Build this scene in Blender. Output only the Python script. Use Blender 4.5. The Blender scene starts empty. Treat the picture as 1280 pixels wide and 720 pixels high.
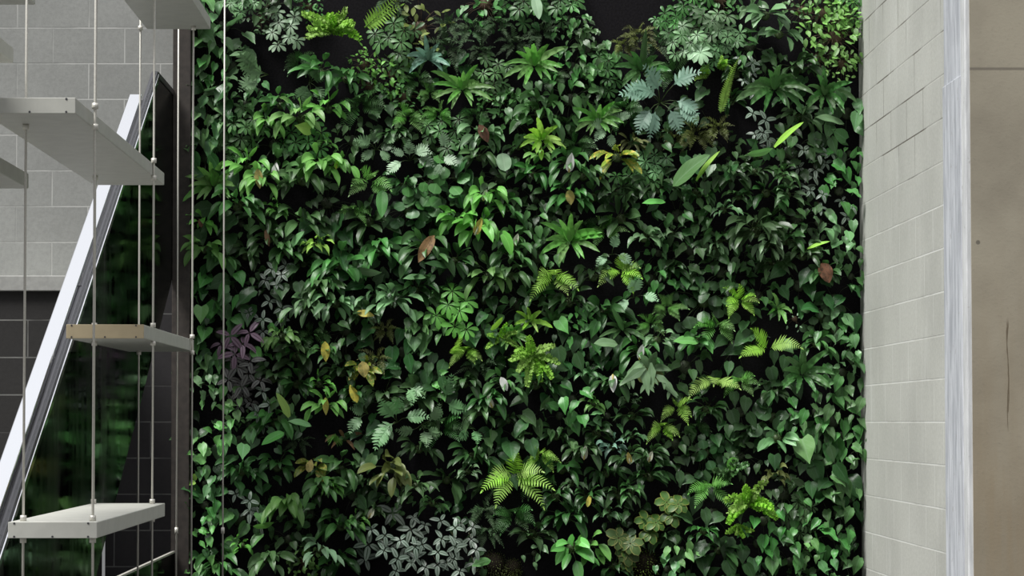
import bpy, math, random
import numpy as np
from mathutils import Vector, Matrix

C = bpy.context.scene.collection
PI = math.pi
F = 2817.0                      # focal length in pixels of the 1280x720 frame
PPX, PPY = 572.0, 429.0         # where the optical axis meets the frame
PITCH = math.radians(2.0)
EYE = Vector((0, 0, 1.6))
cp, sp_ = math.cos(PITCH), math.sin(PITCH)


def P(px, py, d):
    """The point at depth y = d that the photograph shows at a pixel (used to measure positions)."""
    a, b = (px - PPX) / F, (PPY - py) / F
    r = Vector((a, cp - b * sp_, sp_ + b * cp))
    return EYE + r * (d / r.y)


def Zat(py, d):
    return P(PPX, py, d).z


def Xat(px, d):
    return P(px, 360, d).x


# ------------------------------------------------------------------ materials
def new_mat(name):
    m = bpy.data.materials.new(name)
    m.use_nodes = True
    nt = m.node_tree
    for n in list(nt.nodes):
        nt.nodes.remove(n)
    out = nt.nodes.new('ShaderNodeOutputMaterial')
    return m, nt, out


class NT:
    """small helper that wires nodes"""
    def __init__(s, nt):
        s.nt = nt

    def n(s, typ, **kw):
        nd = s.nt.nodes.new('ShaderNode' + typ)
        for k, v in kw.items():
            setattr(nd, k, v)
        return nd

    def put(s, sock, v):
        if isinstance(v, bpy.types.NodeSocket):
            s.nt.links.new(v, sock)
        elif v is not None:
            if isinstance(v, tuple) and len(v) == 3 and sock.type == 'RGBA':
                v = (*v, 1)
            sock.default_value = v

    def math(s, op, a, b=None, c=None, clamp=False):
        nd = s.n('Math', operation=op, use_clamp=clamp)
        for i, v in enumerate((a, b, c)):
            if v is not None:
                s.put(nd.inputs[i], v)
        return nd.outputs[0]

    def step(s, v, lo, hi, a=0.0, b=1.0):
        nd = s.n('MapRange', interpolation_type='SMOOTHSTEP')
        s.put(nd.inputs[0], v)
        for i, q in enumerate((lo, hi, a, b)):
            nd.inputs[i + 1].default_value = q
        return nd.outputs[0]

    def mix(s, f, a, b, blend='MIX'):
        nd = s.n('Mix', data_type='RGBA', blend_type=blend)
        s.put(nd.inputs[0], f)
        s.put(nd.inputs[6], a)
        s.put(nd.inputs[7], b)
        return nd.outputs[2]

    def noise(s, vec, scale, detail=4.0, rough=0.55):
        nd = s.n('TexNoise')
        nd.inputs['Scale'].default_value = scale
        nd.inputs['Detail'].default_value = detail
        nd.inputs['Roughness'].default_value = rough
        if vec is not None:
            s.put(nd.inputs['Vector'], vec)
        return nd.outputs[0]

    def bsdf(s, out, col, rough=0.5, metal=0.0, spec=0.5, normal=None, **kw):
        b = s.n('BsdfPrincipled')
        s.put(b.inputs['Base Color'], col)
        s.put(b.inputs['Roughness'], rough)
        s.put(b.inputs['Metallic'], metal)
        s.put(b.inputs['Specular IOR Level'], spec)
        for k, v in kw.items():
            s.put(b.inputs[k], v)
        if normal is not None:
            s.put(b.inputs['Normal'], normal)
        if out is not None:
            s.nt.links.new(b.outputs[0], out.inputs[0])
        return b.outputs[0]

    def bump(s, h, strength, dist=0.01):
        nd = s.n('Bump')
        nd.inputs['Strength'].default_value = strength
        nd.inputs['Distance'].default_value = dist
        s.put(nd.inputs['Height'], h)
        return nd.outputs[0]


def plain(name, col, rough=0.5, metal=0.0, spec=0.5, speck=0.0, scale=30.0):
    m, nt, out = new_mat(name)
    w = NT(nt)
    co = w.n('TexCoord').outputs['Object']
    f = w.noise(co, scale, 5)
    c2 = tuple(v * (1 - speck) for v in col)
    w.bsdf(out, w.mix(w.step(f, .35, .65), col, c2), rough, metal, spec, w.bump(f, .08, .004) if speck else None)
    return m


def block_mat(name, col, mortar, mcontrast=1.0, axis='X', zoff=0.0, xoff=0.0, stain=.25, course=.2, light_streak=0.0, fade_z=None, vary=1.0):
    """concrete block masonry in running bond, laid out in world metres"""
    m, nt, out = new_mat(name)
    w = NT(nt)
    co = w.n('TexCoord').outputs['Object']
    sx = w.n('SeparateXYZ')
    w.put(sx.inputs[0], co)
    cx = w.n('CombineXYZ')
    w.put(cx.inputs[0], w.math('ADD', sx.outputs[0 if axis == 'X' else 1], xoff + 40.0))
    w.put(cx.inputs[1], w.math('ADD', sx.outputs[2], zoff + 10.0 * course * 2))
    br = w.n('TexBrick', offset=.5, squash=1.0)
    w.put(br.inputs['Vector'], cx.outputs[0])
    br.inputs['Scale'].default_value = 1.0
    br.inputs['Brick Width'].default_value = course * 2
    br.inputs['Row Height'].default_value = course
    br.inputs['Mortar Size'].default_value = .0042
    br.inputs['Mortar Smooth'].default_value = .3
    br.inputs['Color1'].default_value = (*[v * (1 + .05 * vary) for v in col], 1)
    br.inputs['Color2'].default_value = (*[v * (1 - .07 * vary) for v in col], 1)
    br.inputs['Mortar'].default_value = (*col, 1)
    mortar_f = br.outputs['Fac']
    n1 = w.noise(co, 1.3, 5)
    n2 = w.noise(co, 55, 4, .7)
    n3 = w.noise(co, 2.4, 3)
    c = w.mix(w.step(n1, .35, .7, 0, stain), br.outputs['Color'], tuple(v * .62 for v in col), 'MIX')
    c = w.mix(w.step(n2, .3, .75, 0, .28), c, tuple(v * .45 for v in col))
    keep = w.step(n3, .36, .6, .12, 1.0)
    mcol = w.mix(w.step(n1, .4, .62), mortar[0], mortar[1])
    if fade_z:                                       # joints are dark and open high up, rubbed flush with lime lower down
        mcol = w.mix(w.step(w.math('ADD', sx.outputs[2], w.math('MULTIPLY', n3, .8)), fade_z[0], fade_z[1]), mortar[1], mortar[0])
    c = w.mix(w.math('MULTIPLY', w.math('MULTIPLY', mortar_f, keep), mcontrast), c, mcol)
    if light_streak:
        mp = w.n('Mapping')
        mp.inputs['Scale'].default_value = (3.2, 3.2, .9)
        w.put(mp.inputs[0], co)
        s1 = w.noise(mp.outputs[0], 1.4, 6, .6)
        c = w.mix(w.step(s1, .52, .75, 0, light_streak), c, (.78, .79, .77))
    h = w.math('SUBTRACT', w.math('MULTIPLY', n2, .35), mortar_f)
    w.bsdf(out, c, .85, 0, .25, w.bump(h, .35, .006))
    return m


def leaf_mat(name, base, vein, tip=None, rough=.36, trans=.18, veinf=.5, nveins=9, stripe=None, rim=None, spec=.5, blotch=None):
    """leaf: UV u runs -1..1 across the blade (0 at the midrib), v from base to tip"""
    m, nt, out = new_mat(name)
    w = NT(nt)
    uv = w.n('UVMap')
    uv.uv_map = 'UVMap'
    s = w.n('SeparateXYZ')
    w.put(s.inputs[0], uv.outputs[0])
    u = w.math('ABSOLUTE', w.math('SUBTRACT', w.math('MULTIPLY', s.outputs[0], 2.0), 1.0))
    v = s.outputs[1]
    mid = w.step(u, .03, .14, 1, 0)
    ph = w.math('SUBTRACT', w.math('MULTIPLY', v, float(nveins)), w.math('MULTIPLY', u, 2.2))
    side = w.step(w.math('ABSOLUTE', w.math('SUBTRACT', w.math('FRACT', ph), .5)), .36, .5, 0, .55)
    vm = w.math('MULTIPLY', w.math('MAXIMUM', mid, side), veinf)
    c = base
    if tip:
        c = w.mix(w.step(v, .35, 1.0), base, tip)
    if stripe:
        st = w.math('MULTIPLY', w.step(u, .08, .22), w.step(u, .7, .95, 1, 0))
        c = w.mix(st, c, stripe)
    if rim:
        c = w.mix(w.step(u, .68, .9), c, rim)
    if blotch:
        gb = w.noise(w.n('TexCoord').outputs['Object'], 9, 3)
        c = w.mix(w.step(gb, .5, .62), c, blotch)
    c = w.mix(vm, c, vein)
    at = w.n('Attribute', attribute_name='tint')
    oi = w.n('ObjectInfo')
    hs = w.n('HueSaturation')
    w.put(hs.inputs['Color'], c)
    w.put(hs.inputs['Hue'], w.math('ADD', .488, w.math('MULTIPLY', oi.outputs['Random'], .024)))
    w.put(hs.inputs['Saturation'], w.math('ADD', .80, w.math('MULTIPLY', oi.outputs['Random'], .2)))
    w.put(hs.inputs['Value'], w.math('MULTIPLY', at.outputs['Fac'], w.math('ADD', .85, w.math('MULTIPLY', oi.outputs['Random'], .3))))
    col = hs.outputs[0]
    b = w.bsdf(None, col, rough, 0, spec, w.bump(w.math('SUBTRACT', 1.0, vm), .25, .003))
    t = w.n('BsdfTranslucent')
    w.put(t.inputs[0], w.mix(.5, col, tuple(min(1, q * 1.6) for q in base), 'MIX'))
    mx = w.n('MixShader')
    mx.inputs[0].default_value = trans
    nt.links.new(b, mx.inputs[1])
    nt.links.new(t.outputs[0], mx.inputs[2])
    nt.links.new(mx.outputs[0], out.inputs[0])
    return m


M = {}
M['concrete_light'] = block_mat('blockwork_light', (.345, .35, .335), ((.46, .46, .44), (.54, .54, .52)), .7, 'X', 0, .06, .32)
M['concrete_dark'] = block_mat('blockwork_dark', (.042, .04, .039), ((.20, .20, .19), (.30, .30, .28)), .9, 'X', .055, .1, .2)
M['concrete_dark_back'] = block_mat('blockwork_dark_back', (.036, .034, .036), ((.10, .10, .10), (.17, .17, .16)), .9, 'X', 0, .1, .2)
M['concrete_right'] = block_mat('blockwork_right', (.53, .535, .495), ((.15, .14, .12), (.62, .63, .60)), 1.0, 'Y', 0, .02, .42, light_streak=.22, fade_z=(3.0, 3.5), vary=.25)
M['ledge'] = plain('ledge_concrete', (.40, .40, .38), .8, speck=.15)
M['felt'] = plain('black_felt', (.013, .012, .014), .95, spec=.1, speck=.4, scale=90)
M['soil'] = plain('dark_soil', (.03, .024, .018), .95, spec=.1, speck=.5, scale=60)
M['steel'] = plain('brushed_rod', (.66, .64, .58), .4, .45, speck=.1, scale=200)
M['chrome'] = plain('chrome_rail', (.86, .87, .9), .09, 1.0)
M['rail_dark'] = plain('rail_channel', (.09, .09, .10), .3, .6)
M['tread'] = plain('tread_paint', (.46, .46, .42), .55, speck=.08, scale=14)
M['tread_tan'] = plain('tread_tan', (.45, .37, .24), .55, speck=.08, scale=14)
M['post'] = plain('brown_post', (.045, .036, .030), .6, speck=.4, scale=25)
M['floor'] = plain('floor_concrete', (.10, .10, .095), .6, speck=.15, scale=3)
M['stem'] = plain('green_stem', (.06, .10, .03), .5)
M['stem_brown'] = plain('brown_stem', (.09, .055, .03), .7)
M['stem_dark'] = plain('dark_stem', (.03, .045, .018), .6)


def pier_mat():
    m, nt, out = new_mat('pier_concrete')
    w = NT(nt)
    co = w.n('TexCoord').outputs['Object']
    s = w.n('SeparateXYZ')
    w.put(s.inputs[0], co)
    n1 = w.noise(co, 2.2, 5)
    n2 = w.noise(co, 70, 4, .7)
    mp = w.n('Mapping')
    mp.inputs['Scale'].default_value = (14, 14, 1.1)
    w.put(mp.inputs[0], co)
    n3 = w.noise(mp.outputs[0], 1.5, 6)
    c = w.mix(w.step(n1, .3, .7), (.345, .312, .245), (.255, .228, .178))
    low = w.step(s.outputs[2], 1.0, 2.7, 1, 0)          # brown run-off stain growing towards the foot
    c = w.mix(w.math('MULTIPLY', low, w.step(n3, .3, .7, .25, .6)), c, (.26, .20, .125))
    c = w.mix(w.step(n2, .55, .8, 0, .35), c, (.16, .145, .12))
    holes = w.n('TexVoronoi')
    holes.inputs['Scale'].default_value = 7
    w.put(holes.inputs['Vector'], co)
    c = w.mix(w.step(holes.outputs['Distance'], .05, .085, .75, 0), c, (.10, .09, .075))
    # formwork joint and a hairline crack
    zj = Zat(86, 9.84)
    j = w.step(w.math('ABSOLUTE', w.math('SUBTRACT', s.outputs[2], zj)), .003, .009, .7, 0)
    c = w.mix(j, c, (.13, .115, .095))
    xc = Xat(1259, 9.84)
    wob = w.math('MULTIPLY', w.math('SUBTRACT', w.noise(mp.outputs[0], 6.0, 3), .5), .03)
    cr = w.step(w.math('ABSOLUTE', w.math('SUBTRACT', w.math('SUBTRACT', s.outputs[0], wob), xc)), .0015, .005, .85, 0)
    zr = w.math('MULTIPLY', w.step(s.outputs[2], Zat(545, 9.84), Zat(520, 9.84)), w.step(s.outputs[2], Zat(410, 9.84), Zat(395, 9.84), 1, 0))
    c = w.mix(w.math('MULTIPLY', cr, zr), c, (.11, .085, .055))
    w.bsdf(out, c, .85, 0, .25, w.bump(n2, .15, .004))
    return m


def plaster_mat(name, a, b):
    m, nt, out = new_mat(name)
    w = NT(nt)
    co = w.n('TexCoord').outputs['Object']
    mp = w.n('Mapping')
    mp.inputs['Scale'].default_value = (8, 8, .9)
    w.put(mp.inputs[0], co)
    n = w.noise(mp.outputs[0], 3.5, 7, .65)
    n2 = w.noise(co, 26, 4)
    c = w.mix(w.step(n, .33, .68), a, b)
    c = w.mix(w.step(n2, .62, .75, 0, .5), c, (.30, .285, .27))
    w.bsdf(out, c, .7, 0, .3, w.bump(n, .3, .006))
    return m


M['pier'] = pier_mat()
M['plaster'] = plaster_mat('grey_white_plaster', (.60, .62, .66), (.36, .375, .41))
M['edge_bead'] = plaster_mat('corner_bead', (.72, .73, .74), (.50, .51, .52))


def glass_mat():
    m, nt, out = new_mat('dark_tinted_glass')
    w = NT(nt)
    co = w.n('TexCoord').outputs['Object']
    mp = w.n('Mapping')
    mp.inputs['Scale'].default_value = (3, 3, .7)
    w.put(mp.inputs[0], co)
    n = w.noise(mp.outputs[0], 2.5, 4)
    g = w.n('BsdfTransparent')
    g.inputs[0].default_value = (.07, .08, .075, 1)
    gl = w.n('BsdfGlossy')
    gl.inputs[0].default_value = (.30, .32, .31, 1)
    w.put(gl.inputs['Roughness'], w.step(n, .3, .7, .03, .16))
    fr = w.n('Fresnel')
    fr.inputs[0].default_value = 1.25
    mx = w.n('MixShader')
    nt.links.new(fr.outputs[0], mx.inputs[0])
    nt.links.new(g.outputs[0], mx.inputs[1])
    nt.links.new(gl.outputs[0], mx.inputs[2])
    nt.links.new(mx.outputs[0], out.inputs[0])
    return m


M['glass'] = glass_mat()

LM = {}
def LMAT(k, *a, **kw):
    a = tuple(tuple(min(.8, v * 1.2) for v in c) for c in a)
    LM[k] = leaf_mat('leaf_' + k, *a, **kw)
LMAT('dark', (.030, .088, .020), (.06, .14, .05), rough=.36, spec=.4)
LMAT('mid', (.050, .155, .032), (.10, .24, .07), rough=.38, spec=.4)
LMAT('bright', (.110, .310, .045), (.19, .42, .09), rough=.4, trans=.25, spec=.35)
LMAT('lime', (.260, .520, .040), (.36, .60, .09), rough=.5, trans=.3, spec=.3)
LMAT('ruffle', (.220, .460, .030), (.32, .56, .07), rough=.55, trans=.3, spec=.3)
LMAT('heart', (.055, .180, .036), (.13, .27, .12), rough=.36, nveins=6, spec=.42)
LMAT('heart_dark', (.030, .098, .024), (.07, .16, .075), rough=.35, nveins=6, spec=.4)
LMAT('heart_bright', (.11, .33, .065), (.20, .42, .17), rough=.38, nveins=6, trans=.25, spec=.4)
LMAT('heart_g', (.085, .220, .070), (.17, .32, .18), rough=.36, nveins=6, spec=.45)
LMAT('grey', (.110, .240, .090), (.18, .32, .18), rough=.38, spec=.45)
LMAT('pale', (.220, .380, .210), (.32, .48, .30), rough=.42, spec=.4)
LMAT('blue', (.130, .270, .190), (.24, .38, .29), rough=.42, spec=.4)
LMAT('olive', (.110, .140, .030), (.18, .21, .06), rough=.42, spec=.35)
LMAT('fine', (.050, .100, .040), (.08, .14, .06), rough=.6, spec=.25)
LMAT('silver', (.030, .070, .030), (.05, .10, .05), rough=.36, stripe=(.27, .345, .28), veinf=.25, spec=.4)
LMAT('purple', (.105, .035, .080), (.17, .08, .13), rough=.36, stripe=(.32, .20, .28), veinf=.2, spec=.4)
LMAT('purple_dark', (.040, .028, .036), (.08, .06, .07), rough=.36, stripe=(.20, .21, .19), veinf=.2, spec=.4)
LMAT('rimmed', (.055, .140, .020), (.10, .20, .04), rough=.42, rim=(.24, .28, .045), spec=.3, veinf=.2)
LMAT('croton', (.130, .200, .025), (.34, .32, .05), rough=.38, blotch=(.45, .36, .06), spec=.4)
LMAT('fig', (.13, .33, .045), (.22, .44, .09), rough=.4, trans=.25, spec=.35)
LMAT('yellow', (.46, .38, .045), (.55, .46, .10), rough=.5, blotch=(.36, .36, .06))
LMAT('brown', (.20, .105, .042), (.28, .17, .08), rough=.6, blotch=(.13, .065, .028))
LMAT('rust', (.17, .065, .035), (.22, .10, .06), rough=.6, blotch=(.10, .05, .03))
LMAT('cream', (.58, .60, .46), (.50, .56, .38), rough=.45)
LMAT('white', (.66, .70, .64), (.56, .62, .54), rough=.45)
LMAT('moss', (.10, .15, .025), (.13, .18, .04), rough=.8, spec=.15)


# ------------------------------------------------------------------ plain geometry
def link(name, me, parent=None):
    o = bpy.data.objects.new(name, me)
    C.objects.link(o)
    o.parent = parent
    return o


class MB:
    """collects vertices and faces for one mesh"""
    def __init__(s):
        s.v, s.f, s.uv, s.t = [], [], [], []

    def add(s, verts, faces, uvs=None, tint=1.0):
        b = len(s.v)
        s.v.extend(verts)
        s.f.extend([tuple(i + b for i in f) for f in faces])
        s.uv.extend(uvs if uvs else [(0.5, 0.5)] * len(verts))
        s.t.extend([tint] * len(verts))

    def box(s, x0, x1, y0, y1, z0, z1):
        vs = [(x, y, z) for x in (x0, x1) for y in (y0, y1) for z in (z0, z1)]
        s.add(vs, [(0, 1, 3, 2), (4, 6, 7, 5), (0, 4, 5, 1), (2, 3, 7, 6), (0, 2, 6, 4), (1, 5, 7, 3)])

    def prism(s, poly, x0, x1):
        """polygon in (y, z) pushed along x"""
        n = len(poly)
        vs = [(x0, y, z) for y, z in poly] + [(x1, y, z) for y, z in poly]
        fs = [tuple(range(n))[::-1], tuple(range(n, 2 * n))]
        fs += [(i, (i + 1) % n, n + (i + 1) % n, n + i) for i in range(n)]
        s.add(vs, fs)

    def tube(s, pts, r, sides=4, r1=None, tint=1.0):
        pts = [Vector(p) for p in pts]
        n = len(pts)
        vs, fs = [], []
        for i, p in enumerate(pts):
            t = (pts[min(i + 1, n - 1)] - pts[max(i - 1, 0)])
            t = t.normalized() if t.length > 1e-9 else Vector((0, 0, 1))
            a = t.cross(Vector((.31, .52, .79)))
            a = a.normalized() if a.length > 1e-6 else Vector((1, 0, 0))
            b = t.cross(a)
            rr = r + ((r1 if r1 is not None else r) - r) * i / max(n - 1, 1)
            for k in range(sides):
                an = 2 * PI * k / sides
                vs.append(tuple(p + (a * math.cos(an) + b * math.sin(an)) * rr))
        for i in range(n - 1):
            for k in range(sides):
                k2 = (k + 1) % sides
                fs.append((i * sides + k, i * sides + k2, (i + 1) * sides + k2, (i + 1) * sides + k))
        fs.append(tuple(range(sides))[::-1])
        fs.append(tuple((n - 1) * sides + k for k in range(sides)))
        s.add(vs, fs, None, tint)

    def mesh(s, name, mat, smooth=False):
        me = bpy.data.meshes.new(name)
        me.from_pydata(s.v, [], s.f)
        uvl = me.uv_layers.new(name='UVMap')
        li = np.empty(len(me.loops), dtype=np.int32)
        me.loops.foreach_get('vertex_index', li)
        uvl.data.foreach_set('uv', np.array(s.uv, dtype=np.float32)[li].ravel())
        at = me.attributes.new('tint', 'FLOAT', 'POINT')
        at.data.foreach_set('value', np.array(s.t, dtype=np.float32))
        if smooth:
            me.polygons.foreach_set('use_smooth', np.ones(len(me.polygons), dtype=bool))
        me.materials.append(mat)
        me.update()
        return me

    def obj(s, name, mat, parent=None, smooth=False, bevel=0):
        o = link(name, s.mesh(name, mat, smooth), parent)
        if bevel:
            b = o.modifiers.new('bevel', 'BEVEL')
            b.width = bevel
            b.segments = 2
            b.limit_method = 'ANGLE'
        return o


def box_obj(name, mat, x0, x1, y0, y1, z0, z1, parent=None, bevel=0):
    m = MB()
    m.box(x0, x1, y0, y1, z0, z1)
    return m.obj(name, mat, parent, False, bevel)


def tag(o, label=None, cat=None, group=None, kind=None):
    if label:
        o['label'] = label
    if cat:
        o['category'] = cat
    if group:
        o['group'] = group
    if kind:
        o['kind'] = kind
    return o


def empty(name, loc):
    o = bpy.data.objects.new(name, None)
    o.empty_display_size = .05
    C.objects.link(o)
    o.location = loc
    return o


# ------------------------------------------------------------------ the setting
D_BACK = 12.52
XR = 2.236                       # face of the right-hand block wall
TOP = 4.45
XG = -1.575                       # plane of the stair glass


def st(name, *a, label=None, **k):
    return tag(box_obj(name, *a, **k), label, 'wall' if name.startswith('wall') else None, None, 'structure')


tag(box_obj('floor', M['floor'], -6, 6, -2, 14, -.3, 0), 'grey concrete floor below the living wall', 'floor', None, 'structure')
zl = Zat(345, 12.05)
z2 = Zat(364, 12.05)
st('wall_back', M['concrete_light'], -6, -1.48, D_BACK, D_BACK + .3, Zat(364, D_BACK) - .3, TOP, label='pale grey concrete block wall behind the stair, above the dark blocks')
st('wall_back_dark', M['concrete_dark_back'], -1.95, -1.48, D_BACK - .02, D_BACK + .3, 0, Zat(352, D_BACK), label='charcoal block wall seen below the stair glass')
st('wall_left_dark', M['concrete_dark'], -6, -1.97, 12.05, D_BACK, 0, z2, label='charcoal block wall with pale joints left of the handrail')
tag(box_obj('trim_1', M['ledge'], -6, -1.97, 12.02, D_BACK, z2, zl, bevel=.004), 'pale concrete ledge capping the charcoal blocks', 'ledge', None, 'structure')
st('wall_green', M['felt'], -1.48, XR + .02, D_BACK - .02, D_BACK + .3, .6, TOP, label='black felt backing of the planted wall')
tag(box_obj('trim_2', M['post'], Xat(216, 12.4), Xat(238.5, 12.4), 12.36, D_BACK, 0, TOP, bevel=.004), 'dark brown edge board beside the planted wall', 'edge board', None, 'structure')
st('wall_right', M['concrete_right'], XR, XR + .5, 9.9, D_BACK + .3, 0, TOP, label='light grey concrete block wall right of the plants')
d1 = F * XR / (1184 - PPX)
tag(box_obj('trim_3', M['plaster'], XR - .012, XR + .1, 9.93, d1, 0, Zat(97, 10.0), bevel=.004), 'grey white plaster strip along the wall corner', 'corner strip', None, 'structure')
tag(box_obj('trim_4', M['plaster'], XR - .004, XR + .1, 9.93, d1, Zat(97, 10.0) + .004, TOP), 'upper grey plaster strip on the wall corner', 'corner strip', None, 'structure')
tag(box_obj('trim_5', M['edge_bead'], XR - .010, XR + .03, 9.845, 9.927, 0, TOP, bevel=.006), 'thin white corner bead beside the brown concrete pier', 'corner bead', None, 'structure')
tag(box_obj('wall_pier', M['pier'], XR + .012, 4.5, 9.84, 10.6, 0, TOP), 'brownish cast concrete pier with a hairline crack', 'pier', None, 'structure')
# planter kerb and bed under the plants
tag(box_obj('planter_bed', M['soil'], -1.47, XR - .01, 12.02, D_BACK - .03, 0, Zat(722, 12.1) - .04), 'dark soil bed at the foot of the planted wall', 'planter', None, 'structure')

# ------------------------------------------------------------------ the stair
def tread(name, mat, x0, x1, y0, y1, ztop, th, rods, label, nosing=None):
    """a steel tread: folded-edge board, an end cap, and the nuts that clamp it to its rods"""
    root = empty(name, ((x0 + x1) / 2, (y0 + y1) / 2, ztop - th))
    tag(root, label, 'stair tread', 'suspended stair treads')
    L = root.location
    m = MB()
    m.box(x0 - L.x, x1 - L.x, y0 - L.y + .006, y1 - L.y, 0, th)
    m.obj('board', mat, root, False, .003)
    m = MB()
    m.box(x0 - L.x, x1 - L.x, y0 - L.y, y0 - L.y + .006, 0, th)
    f = m.obj('front_plate', nosing or mat, root, False, .0015)
    if nosing:
        f['label'] = 'tan front edge'
    for (sx, sy) in ((.07, .1), (.5, .1), (.9, .1), (.07, .92), (.9, .92)):
        s = MB()
        c = Vector((x0 - L.x + sx * (x1 - x0), y0 - L.y - .0012, th * sy))
        s.tube([c, c + Vector((0, .004, 0))], .0035, 8)
        s.obj('screw', M['rail_dark'], f)
    for (rx, ry) in rods:
        for zz, h in ((th, .018), (-.018, .018)):
            s = MB()
            c = Vector((rx - L.x, ry - L.y, zz))
            s.tube([c, c + Vector((0, 0, h * .45)), c + Vector((0, 0, h * .5)), c + Vector((0, 0, h))], .0105, 12, .0105)
            s.obj('nut', M['steel'], root, True)
    return root


R1, R2, R3, R4 = 7.15, 8.65, 9.8, 11.14
XA, XB = -1.375, -1.155
dA0 = 7.08
tread('stair_tread', M['tread'], Xat(12, dA0), Xat(123, dA0), dA0, 8.72, Zat(652.5, dA0), .051,
      [(XA, R1), (XB, R1), (XA - .02, R2), (XB - .015, R2)], 'lowest grey stair tread, its top face visible, hanging before the dark glass')
dB0 = 8.36
tread('stair_tread', M['tread'], Xat(83, dB0), Xat(180, dB0), dB0, 9.95, Zat(405.5, dB0), .052,
      [(XA - .02, R2), (XB - .015, R2), (XA - .012, R3), (XB, R3)], 'stair tread with a tan front edge across the dark stair glass', M['tread_tan'])
dC0 = 6.9
tread('stair_tread', M['tread'], Xat(-22, dC0), Xat(93, dC0), dC0, 9.0, Zat(122, dC0), .049,
      [(XA, R1), (XB, R1), (XA - .02, R2), (XB - .015, R2)], 'largest grey stair tread, seen from below, covering the upper handrail')
dD1 = 9.88
tread('stair_tread', M['tread'], Xat(182, dD1), Xat(262, dD1), 8.36, dD1, Zat(36.5, dD1) + .05, .05,
      [(XA - .012, R3), (XB, R3)], 'grey stair tread seen from below at the top edge, nearest the plants')
dE1 = 7.75
tread('stair_tread', M['tread'], Xat(35, dE1) - .28, Xat(35, dE1), 6.7, dE1, Zat(217, dE1), .052, [], 'pale tread end poking in at the edge just under the largest tread')
dF1 = 7.4
tread('stair_tread', M['tread'], Xat(15, dF1) - .28, Xat(15, dF1), 6.3, dF1, Zat(60, dF1), .05, [], 'short pale tread end above the largest tread at the edge')
dG1 = 9.0
tread('stair_tread', M['tread'], Xat(42, dG1) - .3, Xat(42, dG1), 7.2, dG1, Zat(6, dG1) + .05, .05, [], 'sliver of a stair tread in the top corner over the pale blocks')

rods = [(XA, R1, 'hanger rod nearest the edge, through the lowest tread front corner'), (XB, R1, 'hanger rod at the near corner of the lowest tread beside another rod'),
        (XA - .02, R2, 'hanger rod at the far corner of the lowest tread against the glass'), (XB - .015, R2, 'hanger rod through the far outer corner of the lowest tread'),
        (XA - .012, R3, 'hanger rod rising to the top tread over the black glass'), (XB, R3, 'hanger rod from the top tread down the brown edge board'),
        (XA - .012, R4, 'thin rod between the charcoal blocks and brown edge board'), (XB - .003, R4, 'single rod standing in front of the plants')]
for i, (x, y, lb) in enumerate(rods):
    m = MB()
    z0, z1 = .3, 4.6
    m.tube([(0, 0, z0), (0, 0, 2.4), (0, 0, z1)], .0041, 10)
    root = empty('hanger_rod', (x, y, 0))
    m.obj('rod', M['steel'], root, True)
    for zc in ((1.05,) if i >= 6 else ()):
        s = MB()
        s.tube([(0, 0, zc), (0, 0, zc + .03)], .009, 10)
        s.obj('coupler', M['steel'], root, True)
    tag(root, lb, 'rod', 'hanger rods of the stair')

# handrail and glass balustrade: the flight climbs towards the back wall at SL
SL = (527 + 1070) / F
bal = empty('glass_balustrade', (XG, 9.0, .5))
tag(bal, 'dark glass stair balustrade under a bright chrome handrail', 'balustrade')


def rel(m):
    m.v = [tuple(Vector(q) - bal.location) for q in m.v]
    return m


def zrail(y):                    # top of the glass at depth y
    p = P(186, 105, 11.9)
    return p.z + (y - 11.9) * SL


yl = P(157, 572, F * -XG / (PPX - 157)).y
zlow0 = Zat(572, yl)
zlow = lambda y: zlow0 + (y - yl) * SL
yk = F * -XG / (PPX - 193)       # where the glass turns level
zk = Zat(89, yk)
y0 = 6.6
top = [(y0, zk - (yk - y0) * SL), (yk, zk), (D_BACK - .03, zk)]
yb = D_BACK - .03
low = [(yb, zlow(yb)), (y0, zlow(y0))]
m = MB()
m.prism([(y, z) for y, z in top] + low, XG - .006, XG + .006)
rel(m).obj('glass_panel', M['glass'], bal)
# rail: a rectangular chrome tube along the slope, set beside the glass
def slope_bar(name, mat, x0, x1, ya, ybb, dz0, dz1, bevel=.004):
    m = MB()
    zz = lambda y: zk - (yk - y) * SL
    m.prism([(ya, zz(ya) + dz0), (ya, zz(ya) + dz1), (ybb, zz(ybb) + dz1), (ybb, zz(ybb) + dz0)], x0, x1)
    return rel(m).obj(name, mat, bal, False, bevel)


ye = F * 1.66 / (PPX - 160)
slope_bar('handrail', M['chrome'], XG - .085, XG - .022, 6.6, ye, -.005, .03)
slope_bar('rail_channel', M['rail_dark'], XG - .022, XG + .012, 6.6, yk, -.04, .0)
slope_bar('channel_edge', M['chrome'], XG + .012, XG + .020, 6.6, yk, -.045, -.015, .002)
m = MB()
m.prism([(yk, zk - .03), (yk, zk), (yb, zk), (yb, zk - .03)], XG - .012, XG + .012)
rel(m).obj('level_channel', M['rail_dark'], bal, False, .002)
for yy in (8.3, 9.5, 10.7):
    m = MB()
    z = zk - (yk - yy) * SL
    m.box(XG - .075, XG - .01, yy - .012, yy + .012, z - .03, z - .004)
    rel(m).obj('bracket', M['rail_dark'], bal)

# lower glass guard along the foot of the flight
yg0 = F * 1.575 / (PPX - 138)
zg = Zat(690, D_BACK - .1)
g = empty('glass_guard', (-1.552, 9, .4))
tag(g, 'low dark glass guard with a thin pale top edge below the treads', 'guard')
m = MB()
m.box(-.005, .005, 7 - 9, D_BACK - .05 - 9, 0 - .4, zg - .4)
m.obj('glass_panel', M['glass'], g)
m = MB()
m.box(-.008, .008, 7 - 9, D_BACK - .05 - 9, zg - .4, zg - .4 + .010)
m.obj('top_edge', M['steel'], g)

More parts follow.
